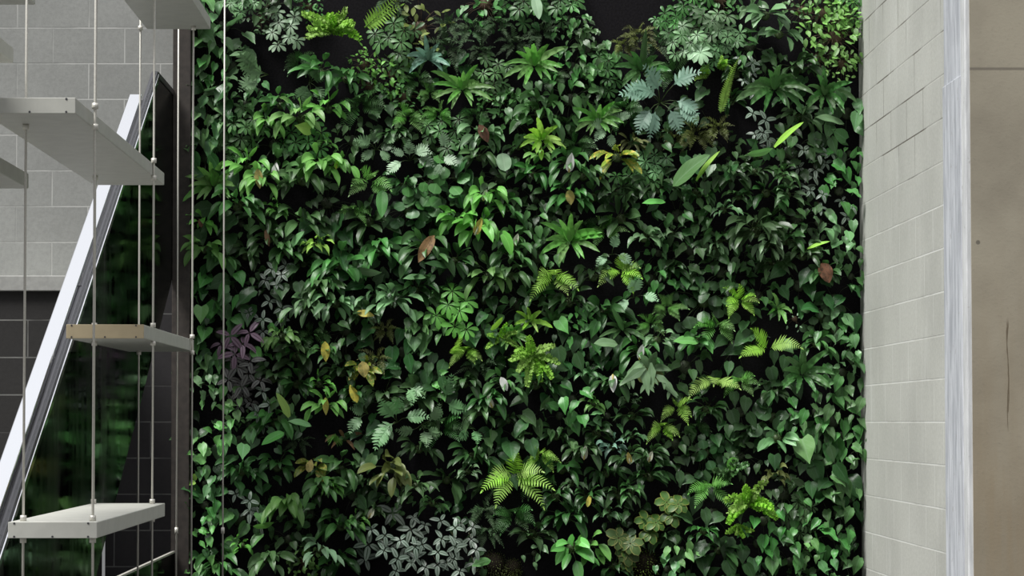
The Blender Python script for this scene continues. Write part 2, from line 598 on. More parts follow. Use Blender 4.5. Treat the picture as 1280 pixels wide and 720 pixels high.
# ------------------------------------------------------------------ leaves
OUT = Vector((0, -1, 0))
UP = Vector((0, 0, 1))


def norm(v):
    return v.normalized() if v.length > 1e-9 else Vector((0, 0, 1))


def pw(a, b):
    pk = (a / (a + b)) ** a * (b / (a + b)) ** b
    return lambda v: (max(v, 1e-4) ** a) * (max(1 - v, 0) ** b) / pk


def table(*t):
    def f(v):
        x = v * (len(t) - 1)
        i = min(int(x), len(t) - 2)
        return t[i] + (t[i + 1] - t[i]) * (x - i)
    return f


PROF = {
    'ovheart': table(.42, .86, 1, .95, .8, .6, .38, .17, 0), 'lance': pw(.75, .95), 'ovate': pw(.55, .8), 'round': lambda v: math.sqrt(max(0, 1 - (2 * v - 1) ** 2)),
    'heart': table(.62, .97, 1, .93, .78, .58, .36, .15, 0), 'strap': lambda v: min(1, .35 + v * 2.4) * max(0, 1 - v ** 3.2) ** .7,
    'obov': pw(1.1, .5), 'arrow': table(.55, .8, .72, .62, .5, .36, .2, .08, 0), 'leaflet': lambda v: (max(0, 1 - v)) ** .6 * min(1, .7 + v * 2),
    'stag': table(.25, .45, .75, 1, .8, .6, .45, .3, 0),
}


def blade(B, base, t0, n0, L, W, prof, segs=6, droop=.5, fold=.25, wave=0., wf=9., lobe=0., tint=1., bend=0., cols=2, ph=0., vo=(0, 1)):
    """one leaf blade: follows t0, sags by droop radians, folds up along its midrib"""
    p, t, n = Vector(base), norm(Vector(t0)), Vector(n0)
    n = norm(n - t * n.dot(t))
    f = PROF[prof] if isinstance(prof, str) else prof
    vs, uv, fs = [], [], []
    nc = 2 * cols + 1
    for i in range(segs + 1):
        v = i / segs
        if i:
            g = Vector((0, 0, -1)) - t * (-t.z)
            t = norm(t + g * (droop / segs) - n * (bend / segs))
            p = p + t * (L / segs)
        n = norm(n - t * n.dot(t))
        s = t.cross(n)
        hw = W * .5 * max(f(v), .02)
        for k in range(nc):
            u = (k - cols) / cols
            au = abs(u)
            q = p + s * (hw * u) + n * (fold * hw * au * (1.3 - .5 * au) + wave * W * au * math.sin(v * wf * PI + ph + (0 if u > 0 else 1.7)))
            if lobe and v < .34:
                q = q - t * (lobe * L * au * (1 - v / .34))
            vs.append(tuple(q))
            uv.append(((u + 1) / 2, v))
    for i in range(segs):
        for k in range(nc - 1):
            a = i * nc + k
            fs.append((a, a + 1, a + nc + 1, a + nc))
    B.add(vs, fs, uv, tint)
    return p, t


def tw(rng, a=.62, b=1.42):
    return rng.uniform(a, b)


def clump(rng, LB, SB, n, mean=0., spread=1.6, pet=(.25, .7), out=(.3, .7), L=(.5, .75), ratio=.36, prof='lance', droop=(.6, 1.4), fold=.3,
          wave=.02, segs=6, nj=.35, sr=.012, lobe=0., cols=2, base=.12, sag=.12, updir=.95):
    """leaves on arching stalks from one crown"""
    SB.tube([(0, 0, 0), (0, -.05, 0), (0, -.1, 0)], base * 1.5, 8, base)
    for k in range(n):
        phi = mean + spread * (2 * (k + rng.random()) / n - 1)
        o = rng.uniform(*out)
        pl = Vector((math.sin(phi), 0, math.cos(phi)))
        b0 = Vector((rng.uniform(-1, 1) * base, -.04, rng.uniform(-1, 1) * base))
        d = norm(pl * (1 - o) + OUT * o)
        ln = rng.uniform(*pet)
        mid = b0 + d * ln * .55
        e = b0 + d * ln + Vector((0, 0, -sag * ln))
        if ln > .06:
            SB.tube([b0, mid, e], sr, 4, sr * .7)
        t0 = norm((e - mid) * (1 / max((e - mid).length, 1e-4)) + pl * .5 + OUT * .15)
        n0 = UP * updir + OUT * .6 - pl * .15 + Vector((rng.uniform(-nj, nj), 0, rng.uniform(-nj, nj)))
        l = rng.uniform(*L)
        blade(LB, e, t0, n0, l, l * ratio * rng.uniform(.85, 1.15), prof, segs, rng.uniform(*droop), fold, wave, 5, lobe, tw(rng), rng.uniform(-.2, .3), cols, rng.random() * 6)


def scatter(rng, LB, SB, n, R=1., bulge=.55, L=(.4, .6), ratio=.8, prof='heart', mean=PI, spread=.9, out=.35, droop=.25, fold=.18, wave=.02, segs=5,
            nj=.45, lobe=.12, cols=2, sr=.012, sx=1., sz=1., updir=.35):
    """a leafy cushion or tangle of trailing shoots: leaves stand on stalks all over it and hang from their tips"""
    SB.tube([(0, 0, 0), (0, -.04, 0), (0, -.08, 0)], .24 * R, 8, .15 * R)       # the rooted crown
    for k in range(n):
        r = math.sqrt((k + .5) / n) * R
        a = k * 2.39996 + rng.uniform(-.5, .5)
        b = Vector((math.cos(a) * r * sx, -bulge * (1 - .75 * (r / R) ** 2) * rng.uniform(.35, 1), math.sin(a) * r * sz))
        phi = mean + rng.gauss(0, spread * .6)
        pl = Vector((math.sin(phi), 0, math.cos(phi)))
        t0 = norm(pl + OUT * rng.uniform(0, out * 2))
        n0 = OUT + UP * updir + Vector((rng.uniform(-nj, nj), 0, rng.uniform(-nj, nj)))
        l = rng.uniform(*L)
        st0 = Vector((b.x * .2, -.03, b.z * .2))
        SB.tube([st0, b * .6 + Vector((0, .04, .08)), b], sr, 3, sr * .6)
        blade(LB, b, t0, n0, l, l * ratio * rng.uniform(.88, 1.12), prof, segs, rng.uniform(.3, 1.6) * droop, fold * rng.uniform(.3, 1.8), wave * rng.uniform(.4, 2.4), 4, lobe, tw(rng), rng.uniform(-.5, .6), cols, rng.random() * 6)


def pinnate(LB, base, t0, n0, L, n, wl, ratio, droop, rng, ang=1.15, prof='leaflet', lw=None, wavy=0., fold=.1, segs=3, tip=True, lprof=None, ldroop=.25, bend=.1, tint=1., ruf=0.):
    """a feather frond: leaflets in pairs along an arching midrib"""
    p, t, nn = Vector(base), norm(Vector(t0)), Vector(n0)
    pts = [p.copy()]
    lp = lprof or (lambda v: min(1, .45 + v * 2.2) * (1 - v) ** .75 + .06)
    for i in range(n):
        v = (i + .5) / n
        g = Vector((0, 0, -1)) + t * t.z
        t = norm(t + g * (droop / n) - nn * (bend / n))
        nn = norm(nn - t * nn.dot(t))
        p = p + t * (L / n)
        pts.append(p.copy())
        s = t.cross(nn)
        l = wl * lp(v)
        for sg in (-1, 1):
            d = norm(s * sg * math.sin(ang) + t * math.cos(ang) + nn * rng.uniform(-ruf, ruf + .12))
            blade(LB, p, d, nn + Vector((rng.uniform(-ruf, ruf), rng.uniform(-ruf, ruf), rng.uniform(-ruf, ruf))), l, (lw or l * ratio) * rng.uniform(.9, 1.1), prof, segs,
                  ldroop, fold, wavy, 4, 0, tint * rng.uniform(.88, 1.12), 0, 1, rng.random() * 6)
    if tip:
        blade(LB, p, t, nn, wl * .35, wl * .14, 'lance', 2, .2, .1, cols=1, tint=tint)
    LB.tube(pts, L * .012, 3, L * .004, tint * .8)


# each species: builds in units of its own radius; returns [(part name, mesh builder, material, kids)]
def sp_peace(rng, leaf='mid', n=15, **k):
    LB, SB = MB(), MB()
    kw = dict(mean=0, spread=1.75, pet=(.2, .75), out=(.35, .75), L=(.6, 1.0), ratio=.33, droop=(.8, 2.0), fold=.38, wave=.04, nj=.6)
    kw.update(k)
    clump(rng, LB, SB, n, **kw)
    return [('foliage', LB, LM[leaf], []), ('stalks', SB, M['stem'], [])]


def sp_nest(rng, leaf='bright', n=13, fronds=True, droop=(.5, 1.1), W=.17, spread=2.5):
    parts = []
    for k in range(n):
        B = MB()
        phi = spread * (2 * (k + rng.uniform(.2, .8)) / n - 1)
        o = rng.uniform(.3, .6) if abs(phi) < 1.9 else rng.uniform(.55, .75)
        pl = Vector((math.sin(phi), 0, math.cos(phi)))
        t0 = norm(pl * (1 - o) + OUT * o)
        l = rng.uniform(.85, 1.15) * (1 if abs(phi) < 1.7 else .75)
        blade(B, pl * .06 + OUT * .1, t0, UP * .35 + OUT * .8 - pl * .3, l, l * W * rng.uniform(.85, 1.2), 'strap', 12, rng.uniform(*droop), .35, .2, 8, 0, rng.uniform(.75, 1.2), rng.uniform(0, .3), 2, rng.random() * 6)
        parts.append(('frond', B, LM[leaf], []))
    for k in range(3):
        B = MB()
        phi = rng.uniform(-.6, .6)
        pl = Vector((math.sin(phi), 0, math.cos(phi)))
        blade(B, OUT * .12, norm(pl * .5 + OUT * .5), UP * .2 + OUT * .8, .5, .13, 'strap', 6, .1, .3, .06, 7, 0, 1.35, 0, 2, k)
        parts.append(('frond', B, LM[leaf], []))
    return parts


def sp_sword(rng, leaf='lime', n=7, mean=0., spread=2.2, nl=12, wl=.36, L=(.8, 1.1), droop=(.6, 1.4), ang=1.1, ratio=.26, out=(.35, .65), ruf=.1, ldroop=.25, lw=None):
    parts = []
    for k in range(n):
        B = MB()
        phi = mean + spread * (2 * (k + rng.uniform(.15, .85)) / n - 1)
        o = rng.uniform(*out)
        pl = Vector((math.sin(phi), 0, math.cos(phi)))
        pinnate(B, pl * .08 + OUT * .1, norm(pl * (1 - o) + OUT * o), UP * .75 + OUT * .75, rng.uniform(*L), nl, wl, ratio, rng.uniform(*droop), rng, ang, tint=rng.uniform(.75, 1.15), ruf=ruf, ldroop=ldroop, lw=lw)
        parts.append(('frond', B, LM[leaf], []))
    return parts


def sp_ruffle(rng, leaf='ruffle', n=8, mean=0., spread=2.0, L=(.8, 1.15), droop=(.4, 1.0)):
    parts = []
    for k in range(n):
        B = MB()
        phi = mean + spread * (2 * (k + rng.uniform(.2, .8)) / max(n, 1) - 1)
        o = rng.uniform(.35, .6)
        pl = Vector((math.sin(phi), 0, math.cos(phi)))
        pinnate(B, OUT * .1, norm(pl * (1 - o) + OUT * o), UP * .6 + OUT * .8, rng.uniform(*L), 20, .17, .75, rng.uniform(*droop), rng, 1.25, 'round', wavy=.22, segs=3, ruf=.65, tint=rng.uniform(.8, 1.15),
                lprof=lambda v: min(1, .5 + v * 2) * (1 - .55 * v ** 3))
        parts.append(('frond', B, LM[leaf], []))
    return parts


def sp_lobed(rng, leaf='grey', n=7, mean=0., spread=2.0, pet=(.3, .7), L=(.6, .85), wl=.33, nl=7):
    LB, SB = MB(), MB()
    for k in range(n):
        phi = mean + spread * (2 * (k + rng.random()) / n - 1)
        o = rng.uniform(.4, .7)
        pl = Vector((math.sin(phi), 0, math.cos(phi)))
        e = norm(pl * (1 - o) + OUT * o) * rng.uniform(*pet)
        SB.tube([(0, -.03, 0), e * .6 + Vector((0, 0, .04)), e], .014, 4, .01)
        l = rng.uniform(*L)
        ti = tw(rng)
        nn = UP * .5 + OUT * .9 + Vector((rng.uniform(-.3, .3), 0, 0))
        t0 = norm(pl + OUT * .35 + Vector((0, 0, -.15)))
        pinnate(LB, e, t0, nn, l, nl, wl * l / .7, .36, rng.uniform(.5, 1.1), rng, 1.1, 'strap', fold=.12, segs=4, tint=ti, ruf=.04, ldroop=.3,
                lprof=lambda v: .65 + .5 * math.sin(min(1, v * 1.3) * PI) * .8 - .35 * v)
        blade(LB, e, t0, nn, l * .98, l * .20, 'ovate', 5, .8, .1, tint=ti)
    return [('foliage', LB, LM[leaf], []), ('stalks', SB, M['stem'], [])]


def sp_whorl(rng, leaf='grey', n=9, leaflets=7, R=.85, L=(.32, .46), ratio=.38, droop=(.3, .9), prof='obov', bulge=.6, sx=1., sz=1.):
    """umbrella heads: leaflets radiating from the end of each stalk"""
    LB, SB = MB(), MB()
    for k in range(n):
        r = math.sqrt((k + .4) / n) * R
        a = k * 2.39996 + rng.uniform(-.4, .4)
        c = Vector((math.cos(a) * r * sx, -bulge * rng.uniform(.35, 1) * (1 - .6 * (r / R) ** 2) - .1, math.sin(a) * r * sz))
        SB.tube([(c.x * .25, -.02, c.z * .25 - .1), (c.x * .7, c.y * .6, c.z * .7), c], .014, 4, .009)
        ax = norm(OUT + UP * rng.uniform(.1, .8) + Vector((rng.uniform(-.4, .4), 0, 0)))
        s = norm(ax.cross(Vector((0.1, .2, 1))))
        q = ax.cross(s)
        a0 = rng.random() * 6
        ti = tw(rng)
        for j in range(leaflets):
            an = a0 + 2 * PI * j / leaflets
            d = s * math.cos(an) + q * math.sin(an)
            l = rng.uniform(*L)
            blade(LB, c + d * .03, norm(d + ax * .15), ax, l, l * ratio, prof, 5, rng.uniform(*droop), .25, .0, 4, 0, ti * rng.uniform(.9, 1.1), .4, 1)
    return [('foliage', LB, LM[leaf], []), ('stalks', SB, M['stem_brown'], [])]


def sp_heart(rng, leaf='heart', n=7, **k):
    LB, SB = MB(), MB()
    kw = dict(L=(.5, .92), ratio=.68, prof='ovheart', mean=PI, spread=1.8, wave=.045, lobe=.06, nj=1.0, updir=.95, bulge=.95, droop=.7, fold=.34, out=.6, segs=6)
    kw.update(k)
    scatter(rng, LB, SB, n, **kw)
    return [('foliage', LB, LM[leaf], []), ('stalks', SB, M['stem_dark'], [])]


def sp_round(rng, leaf='mid', n=22, **k):
    LB, SB = MB(), MB()
    kw = dict(L=(.34, .48), ratio=1.0, prof='round', mean=PI, spread=1.2, lobe=0, fold=-.15, out=.5, updir=.75, droop=.3)
    kw.update(k)
    scatter(rng, LB, SB, n, **kw)
    return [('foliage', LB, LM[leaf], []), ('stalks', SB, M['stem'], [])]


def sp_small(rng, leaf='bright', n=56, **k):
    LB, SB = MB(), MB()
    kw = dict(L=(.24, .36), ratio=.5, prof='ovate', mean=PI, spread=2.2, lobe=0, fold=.2, out=.6, segs=4, cols=1, sr=.009, nj=.5, updir=.9)
    kw.update(k)
    scatter(rng, LB, SB, n, **kw)
    return [('foliage', LB, LM[leaf], []), ('twigs', SB, M['stem_brown'], [])]


def sp_trad(rng, leaf='silver', n=3, **k):
    kw = dict(leaflets=4, L=(.42, .62), ratio=.42, prof='ovate', R=.75, droop=(.3, 1.0))
    kw.update(k)
    return sp_whorl(rng, leaf, n, **kw)


def sp_agla(rng, leaf='mid', n=12, **k):
    kw = dict(ratio=.40, prof='ovate', L=(.65, .9), pet=(.15, .5), spread=2.1, droop=(.5, 1.3), wave=.04)
    kw.update(k)
    return sp_peace(rng, leaf, n, **kw)


def sp_arrow(rng, leaf='mid', n=12, **k):
    kw = dict(ratio=.62, prof='arrow', L=(.42, .62), pet=(.35, .8), spread=2.0, droop=(.9, 1.9), lobe=.22, wave=.04, fold=.25)
    kw.update(k)
    return sp_peace(rng, leaf, n, **kw)


def sp_single(rng, leaf='heart_bright', prof='heart', phi=PI, ratio=.8, lobe=.12, n=5, under='heart_dark', L=1.5, droop=.25, nd=None, fold=.18, wave=.02):
    """one big leaf stands out in front of a few smaller ones"""
    B, LB, SB = MB(), MB(), MB()
    pl = Vector((math.sin(phi), 0, math.cos(phi)))
    b = -pl * L * .5 + OUT * .6
    SB.tube([(0, -.02, 0), (b * .6) + OUT * .1, b], .03, 5, .02)
    blade(B, b + UP * .05, norm(pl + OUT * .5), nd or (OUT + UP * 1.0), L, L * ratio, prof, 10, droop, fold, wave, 4, lobe, 1.08, .15, 3)
    scatter(rng, LB, SB, n, R=1.0, bulge=.25, L=(.6, .9), ratio=.7, prof='heart', lobe=.1)
    return [('large_leaf', B, LM[leaf], []), ('foliage', LB, LM[under], []), ('stalks', SB, M['stem'], [])]


def sp_stag(rng, leaf='grey', n=8):
    LB = MB()
    for k in range(n):
        phi = PI + rng.uniform(-1.1, 1.1)
        pl = Vector((math.sin(phi), 0, math.cos(phi)))
        b = Vector((rng.uniform(-.35, .35), -.25 - rng.random() * .3, rng.uniform(-.1, .55)))
        ti = tw(rng)
        l = rng.uniform(.6, 1.0)
        p, t = blade(LB, b, pl + OUT * .3, OUT + UP * .3, l, l * .34, 'stag', 8, .2, .15, .04, 4, 0, ti)
        q = b + (p - b) * .55
        for sg in (-1, 1):
            d = norm(t + Vector((sg * .8, 0, 0)))
            blade(LB, q, d, OUT + UP * .3, l * .42, l * .13, 'lance', 5, .3, .1, 0, 4, 0, ti)
    for k in range(4):
        phi = rng.uniform(-1.4, 1.4)
        pl = Vector((math.sin(phi), 0, math.cos(phi)))
        blade(LB, (0, -.2, .2), pl + OUT * .6, OUT + UP * .3, .7, .22, 'lance', 6, .7, .2, .03, 4, 0, tw(rng))
    SB = MB()
    blade(SB, (0, -.12, .5), (0, -.2, -1), OUT, .8, .8, 'round', 6, .1, -.3)
    return [('fronds', LB, LM[leaf], []), ('shield_leaf', SB, LM['olive'], [])]


def sp_tuft(rng, leaf='moss', n=170, L=(.12, .22), R=.85):
    LB = MB()
    for k in range(n):
        r = math.sqrt((k + .5) / n) * R
        a = k * 2.39996
        b = Vector((math.cos(a) * r, -.5 * (1 - (r / R) ** 2) - .05, math.sin(a) * r))
        d = norm(b + Vector((rng.uniform(-.5, .5), -.4, rng.uniform(-.3, .6))))
        blade(LB, b, d, UP + OUT * .2, rng.uniform(*L), .05, 'ovate', 2, .3, .1, cols=1, tint=tw(rng))
    CB = MB()
    CB.tube([(0, 0, 0), (0, -.15, 0), (0, -.35, 0)], R * .9, 10, R * .35)
    return [('foliage', LB, LM[leaf], []), ('cushion', CB, M['soil'], [])]


def sp_fine(rng, leaf='fine', n=12):
    return sp_sword(rng, leaf, n, 0, 2.6, 14, .22, (.7, 1.1), (.4, 1.3), 1.2, .38, (.3, .7), .35)


def flower(rng, kind='cream', phi=0.0, L=.5):
    """a peace-lily bloom: hooded spathe with its spadix"""
    pl = Vector((math.sin(phi), 0, math.cos(phi)))
    S, T = MB(), MB()
    b = OUT * .75 - pl * L * .5
    blade(S, b, pl + OUT * .12, OUT + UP * .3, L, L * .42, 'ovate', 7, .1, .55, .02, 4, 0, 1, -.3)
    T.tube([b + OUT * .03, b + OUT * .05 + pl * L * .28, b + OUT * .05 + pl * L * .5], L * .05, 6, L * .03)
    return ('spathe', S, LM[kind], [('spadix', T, LM['yellow'] if kind != 'yellow' else LM['cream'], [])])


def odd_leaf(rng, kind, phi, L, ratio=.42, prof='lance', name='withered_leaf'):
    pl = Vector((math.sin(phi), 0, math.cos(phi)))
    S = MB()
    blade(S, OUT * .85 - pl * L * .5, pl + OUT * .1, OUT + UP * .35, L, L * ratio, prof, 7, .15, .35, .05, 4, 0, 1, .25)
    return (name, S, LM[kind], [])


# ------------------------------------------------------------------ planting
KIND = {   # variant: (builder, args, object name, category, description, group)
    'peace': (sp_peace, dict(leaf='mid'), 'peace_lily', 'mid green peace lily'),
    'peace_b': (sp_peace, dict(leaf='bright', n=14), 'peace_lily', 'bright green peace lily'),
    'peace_d': (sp_peace, dict(leaf='dark', n=18, L=(.5, .85)), 'peace_lily', 'dark green peace lily'),
    'peace_g': (sp_peace, dict(leaf='grey', n=16, droop=(1.0, 2.0)), 'peace_lily', 'grey-green arching peace lily'),
    'nest': (sp_nest, dict(leaf='bright'), 'nest_fern', 'bright nest fern'),
    'nest_l': (sp_nest, dict(leaf='lime', n=12, W=.2), 'nest_fern', 'lime nest fern'),
    'nest_m': (sp_nest, dict(leaf='mid', n=13), 'nest_fern', 'green nest fern'),
    'nest_d': (sp_nest, dict(leaf='dark', n=15, droop=(.7, 1.5)), 'nest_fern', 'dark nest fern'),
    'sword': (sp_sword, dict(leaf='lime'), 'sword_fern', 'lime sword fern'),
    'sword_m': (sp_sword, dict(leaf='bright', n=8), 'sword_fern', 'mid green sword fern'),
    'sword_d': (sp_sword, dict(leaf='mid', n=9), 'sword_fern', 'dark green sword fern'),
    'ruffle': (sp_ruffle, dict(), 'ruffled_fern', 'lime ruffled fern'),
    'lobed': (sp_lobed, dict(leaf='grey'), 'lobed_philodendron', 'grey-green lobed philodendron'),
    'lobed_p': (sp_lobed, dict(leaf='pale', n=6), 'lobed_philodendron', 'pale lobed philodendron'),
    'lobed_b': (sp_lobed, dict(leaf='blue', n=8), 'lobed_philodendron', 'blue-green lobed philodendron'),
    'schef': (sp_whorl, dict(leaf='grey', n=10), 'umbrella_plant', 'grey-green umbrella plant'),
    'schef_p': (sp_whorl, dict(leaf='pale', n=8), 'umbrella_plant', 'pale umbrella plant'),
    'schef_d': (sp_whorl, dict(leaf='mid', n=12, L=(.26, .4)), 'umbrella_plant', 'dark umbrella plant'),
    'heart': (sp_heart, dict(leaf='heart'), 'heart_leaf_vine', 'mid green heart-leaf vine'),
    'heart_d': (sp_heart, dict(leaf='heart_dark', n=8), 'heart_leaf_vine', 'dark heart-leaf vine'),
    'heart_b': (sp_heart, dict(leaf='heart_bright', n=8), 'heart_leaf_vine', 'bright heart-leaf vine'),
    'heart_g': (sp_heart, dict(leaf='heart_g', n=8), 'heart_leaf_vine', 'silvery heart-leaf vine'),
    'ivy': (sp_heart, dict(leaf='mid', n=22, L=(.30, .52), ratio=.62, spread=1.6), 'creeping_ivy', 'small-leaved green creeper'),
    'ivy_d': (sp_heart, dict(leaf='dark', n=22, L=(.32, .55), ratio=.62, spread=1.8), 'creeping_ivy', 'small-leaved dark creeper'),
    'round': (sp_round, dict(leaf='mid'), 'round_leaf_peperomia', 'round-leaf peperomia'),
    'round_d': (sp_round, dict(leaf='heart_dark'), 'round_leaf_peperomia', 'dark round-leaf peperomia'),
    'small': (sp_small, dict(leaf='fig'), 'creeping_fig', 'bright small-leaf fig'),
    'small_m': (sp_small, dict(leaf='mid'), 'creeping_fig', 'green small-leaf fig'),
    'small_p': (sp_small, dict(leaf='grey'), 'creeping_fig', 'greyish small-leaf fig'),
    'small_o': (sp_small, dict(leaf='olive', n=36), 'creeping_fig', 'olive small-leaf fig'),
    'trad': (sp_trad, dict(leaf='silver'), 'inch_plant', 'silver-striped inch plant'),
    'trad_u': (sp_trad, dict(leaf='purple', L=(.55, .8), n=5, ratio=.34), 'inch_plant', 'purple inch plant'),
    'trad_v': (sp_trad, dict(leaf='purple_dark', n=7), 'inch_plant', 'dusky purple-grey inch plant'),
    'agla': (sp_agla, dict(leaf='mid'), 'aglaonema', 'broad-leaved green aglaonema'),
    'agla_d': (sp_agla, dict(leaf='dark', n=13), 'aglaonema', 'broad-leaved dark aglaonema'),
    'agla_o': (sp_agla, dict(leaf='croton', n=12), 'aglaonema', 'olive aglaonema'),
    'agla_g': (sp_agla, dict(leaf='grey', n=9), 'aglaonema', 'soft grey-green aglaonema'),
    'arrow': (sp_arrow, dict(leaf='mid'), 'arrowhead_vine', 'green arrowhead vine'),
    'arrow_b': (sp_arrow, dict(leaf='bright'), 'arrowhead_vine', 'bright arrowhead vine'),
    'arrow_d': (sp_arrow, dict(leaf='dark', n=16), 'arrowhead_vine', 'dark arrowhead vine'),
    'arrow_g': (sp_arrow, dict(leaf='grey', n=11), 'arrowhead_vine', 'pale grey arrowhead vine'),
    'croton': (sp_agla, dict(leaf='croton', n=14, ratio=.26), 'croton', 'yellow-blotched croton'),
    'vari': (sp_whorl, dict(leaf='rimmed', n=3, leaflets=6, L=(.45, .65), ratio=.7, prof='round', R=.55), 'variegated_peperomia', 'yellow-rimmed peperomia'),
    'stag': (sp_stag, dict(), 'staghorn_fern', 'pale staghorn fern'),
    'fine': (sp_fine, dict(), 'lace_fern', 'dusky lace fern'),
    'fine_l': (sp_fine, dict(leaf='olive'), 'lace_fern', 'olive lace fern'),
    'moss': (sp_tuft, dict(), 'moss_tuft', 'green moss tuft'),
    'star': (sp_nest, dict(leaf='blue', n=9, W=.2, droop=(.6, 1.3), spread=2.0), 'star_fern', 'blue-grey star fern'),
    'calathea': (sp_single, dict(leaf='heart', prof='ovate', ratio=.44, lobe=0, phi=.55, L=1.9), 'calathea', 'long-leaved calathea'),
    'calathea_s': (sp_single, dict(leaf='heart_bright', prof='ovate', ratio=.42, lobe=0, phi=-1.9, L=1.7), 'calathea', 'big-leaved calathea'),
    'bigheart': (sp_single, dict(), 'elephant_ear', 'large heart-leaved elephant ear'),
    'bigpale': (sp_single, dict(leaf='pale', prof='ovate', ratio=.42, lobe=0, phi=PI - .2, L=1.5), 'calathea', 'pale hanging calathea'),
    'bigleaf_g': (sp_single, dict(leaf='grey', prof='lance', ratio=.34, lobe=0, phi=-1.45, L=1.7, wave=.04), 'spathe_plant', 'long grey-green spathe plant'),
    'bigstrap': (sp_single, dict(leaf='lime', prof='strap', ratio=.32, lobe=0, phi=-.35, L=1.7, under='mid'), 'strap_fern', 'broad lime strap-leaved fern'),
    'strap': (sp_single, dict(leaf='lime', prof='strap', ratio=.2, lobe=0, phi=.6, L=1.9, under='dark', n=4), 'strap_fern', 'narrow lime strap-leaved fern'),
}
CAT = {'peace_lily': 'plant', 'nest_fern': 'fern', 'sword_fern': 'fern', 'ruffled_fern': 'fern', 'star_fern': 'fern', 'lace_fern': 'fern', 'staghorn_fern': 'fern',
       'strap_fern': 'fern', 'moss_tuft': 'moss', 'heart_leaf_vine': 'vine', 'creeping_ivy': 'vine', 'arrowhead_vine': 'vine'}
NPROTO = 5
D_WALL = D_BACK - .03
cache = {}


def build_parts(specs, parent, meshes=None):
    """link each part under parent (sub-parts one level deeper); returns nothing"""
    for name, B, mat, kids in specs:
        if not B.v:
            continue
        o = B.obj(name, mat, parent, True)
        for kn, KB, km, _ in kids:
            KB.obj(kn, km, o, True)


def copy_parts(src, dst):
    for ch in src.children:
        c = ch.copy()
        C.objects.link(c)
        c.parent = dst
        for g in ch.children:
            d = g.copy()
            C.objects.link(d)
            d.parent = c


protos = {}
planted = []          # (object, kind, px, py, r, label or None, short or None)


def plant(kind, px, py, r, rot=0., label=None, short=None, extra=None, depth=0., args=None, idx=None, rng=random.Random(5)):
    fn, kw, oname, desc = KIND[kind]
    p = P(px, py, D_WALL - .10)
    root = empty(oname, (p.x, D_WALL - depth, p.z))
    s = r * (D_WALL - .15) / F
    root.scale = (s, s * 1.0, s)
    root.rotation_euler = (0, rot, 0)
    if args:
        k2 = dict(kw)
        k2.update(args)
        build_parts(fn(random.Random(sum(map(ord, kind)) * 131 + int(px) * 17 + int(py)), **k2), root)
    else:
        i = rng.randrange(NPROTO) if idx is None else idx
        key = (kind, i)
        if key not in protos:
            build_parts(fn(random.Random(sum(map(ord, kind)) * 31 + i * 977), **kw), root)
            protos[key] = root
        else:
            src = protos[key]
            # copy only the plant's own parts, not the odd leaf or bloom its source carries
            for ch in src.children:
                if ch.get('own'):
                    continue
                c = ch.copy()
                C.objects.link(c)
                c.parent = root
                for g in ch.children:
                    d = g.copy()
                    C.objects.link(d)
                    d.parent = c
    for e in extra or ():
        kind_, args_ = e[0], e[1:]
        rg = random.Random(int(px * 7 + py))
        spec = flower(rg, *args_) if kind_ == 'flower' else odd_leaf(rg, *args_)
        before = set(root.children)
        build_parts([spec], root)
        for ch in root.children:
            if ch not in before:
                ch['own'] = 1
                if kind_ == 'leaf':
                    ch['label'] = {'yellow': 'yellowed leaf', 'brown': 'brown dead leaf', 'rust': 'rusty dead leaf', 'cream': 'cream leaf', 'white': 'whitish leaf'}.get(args_[0], 'odd coloured leaf')
                else:
                    ch['label'] = {'cream': 'cream bloom', 'white': 'white bloom', 'lime': 'lime bloom', 'yellow': 'yellow bloom'}.get(args_[0], 'pale bloom')
    planted.append([root, kind, px, py, r, label, short])
    return root


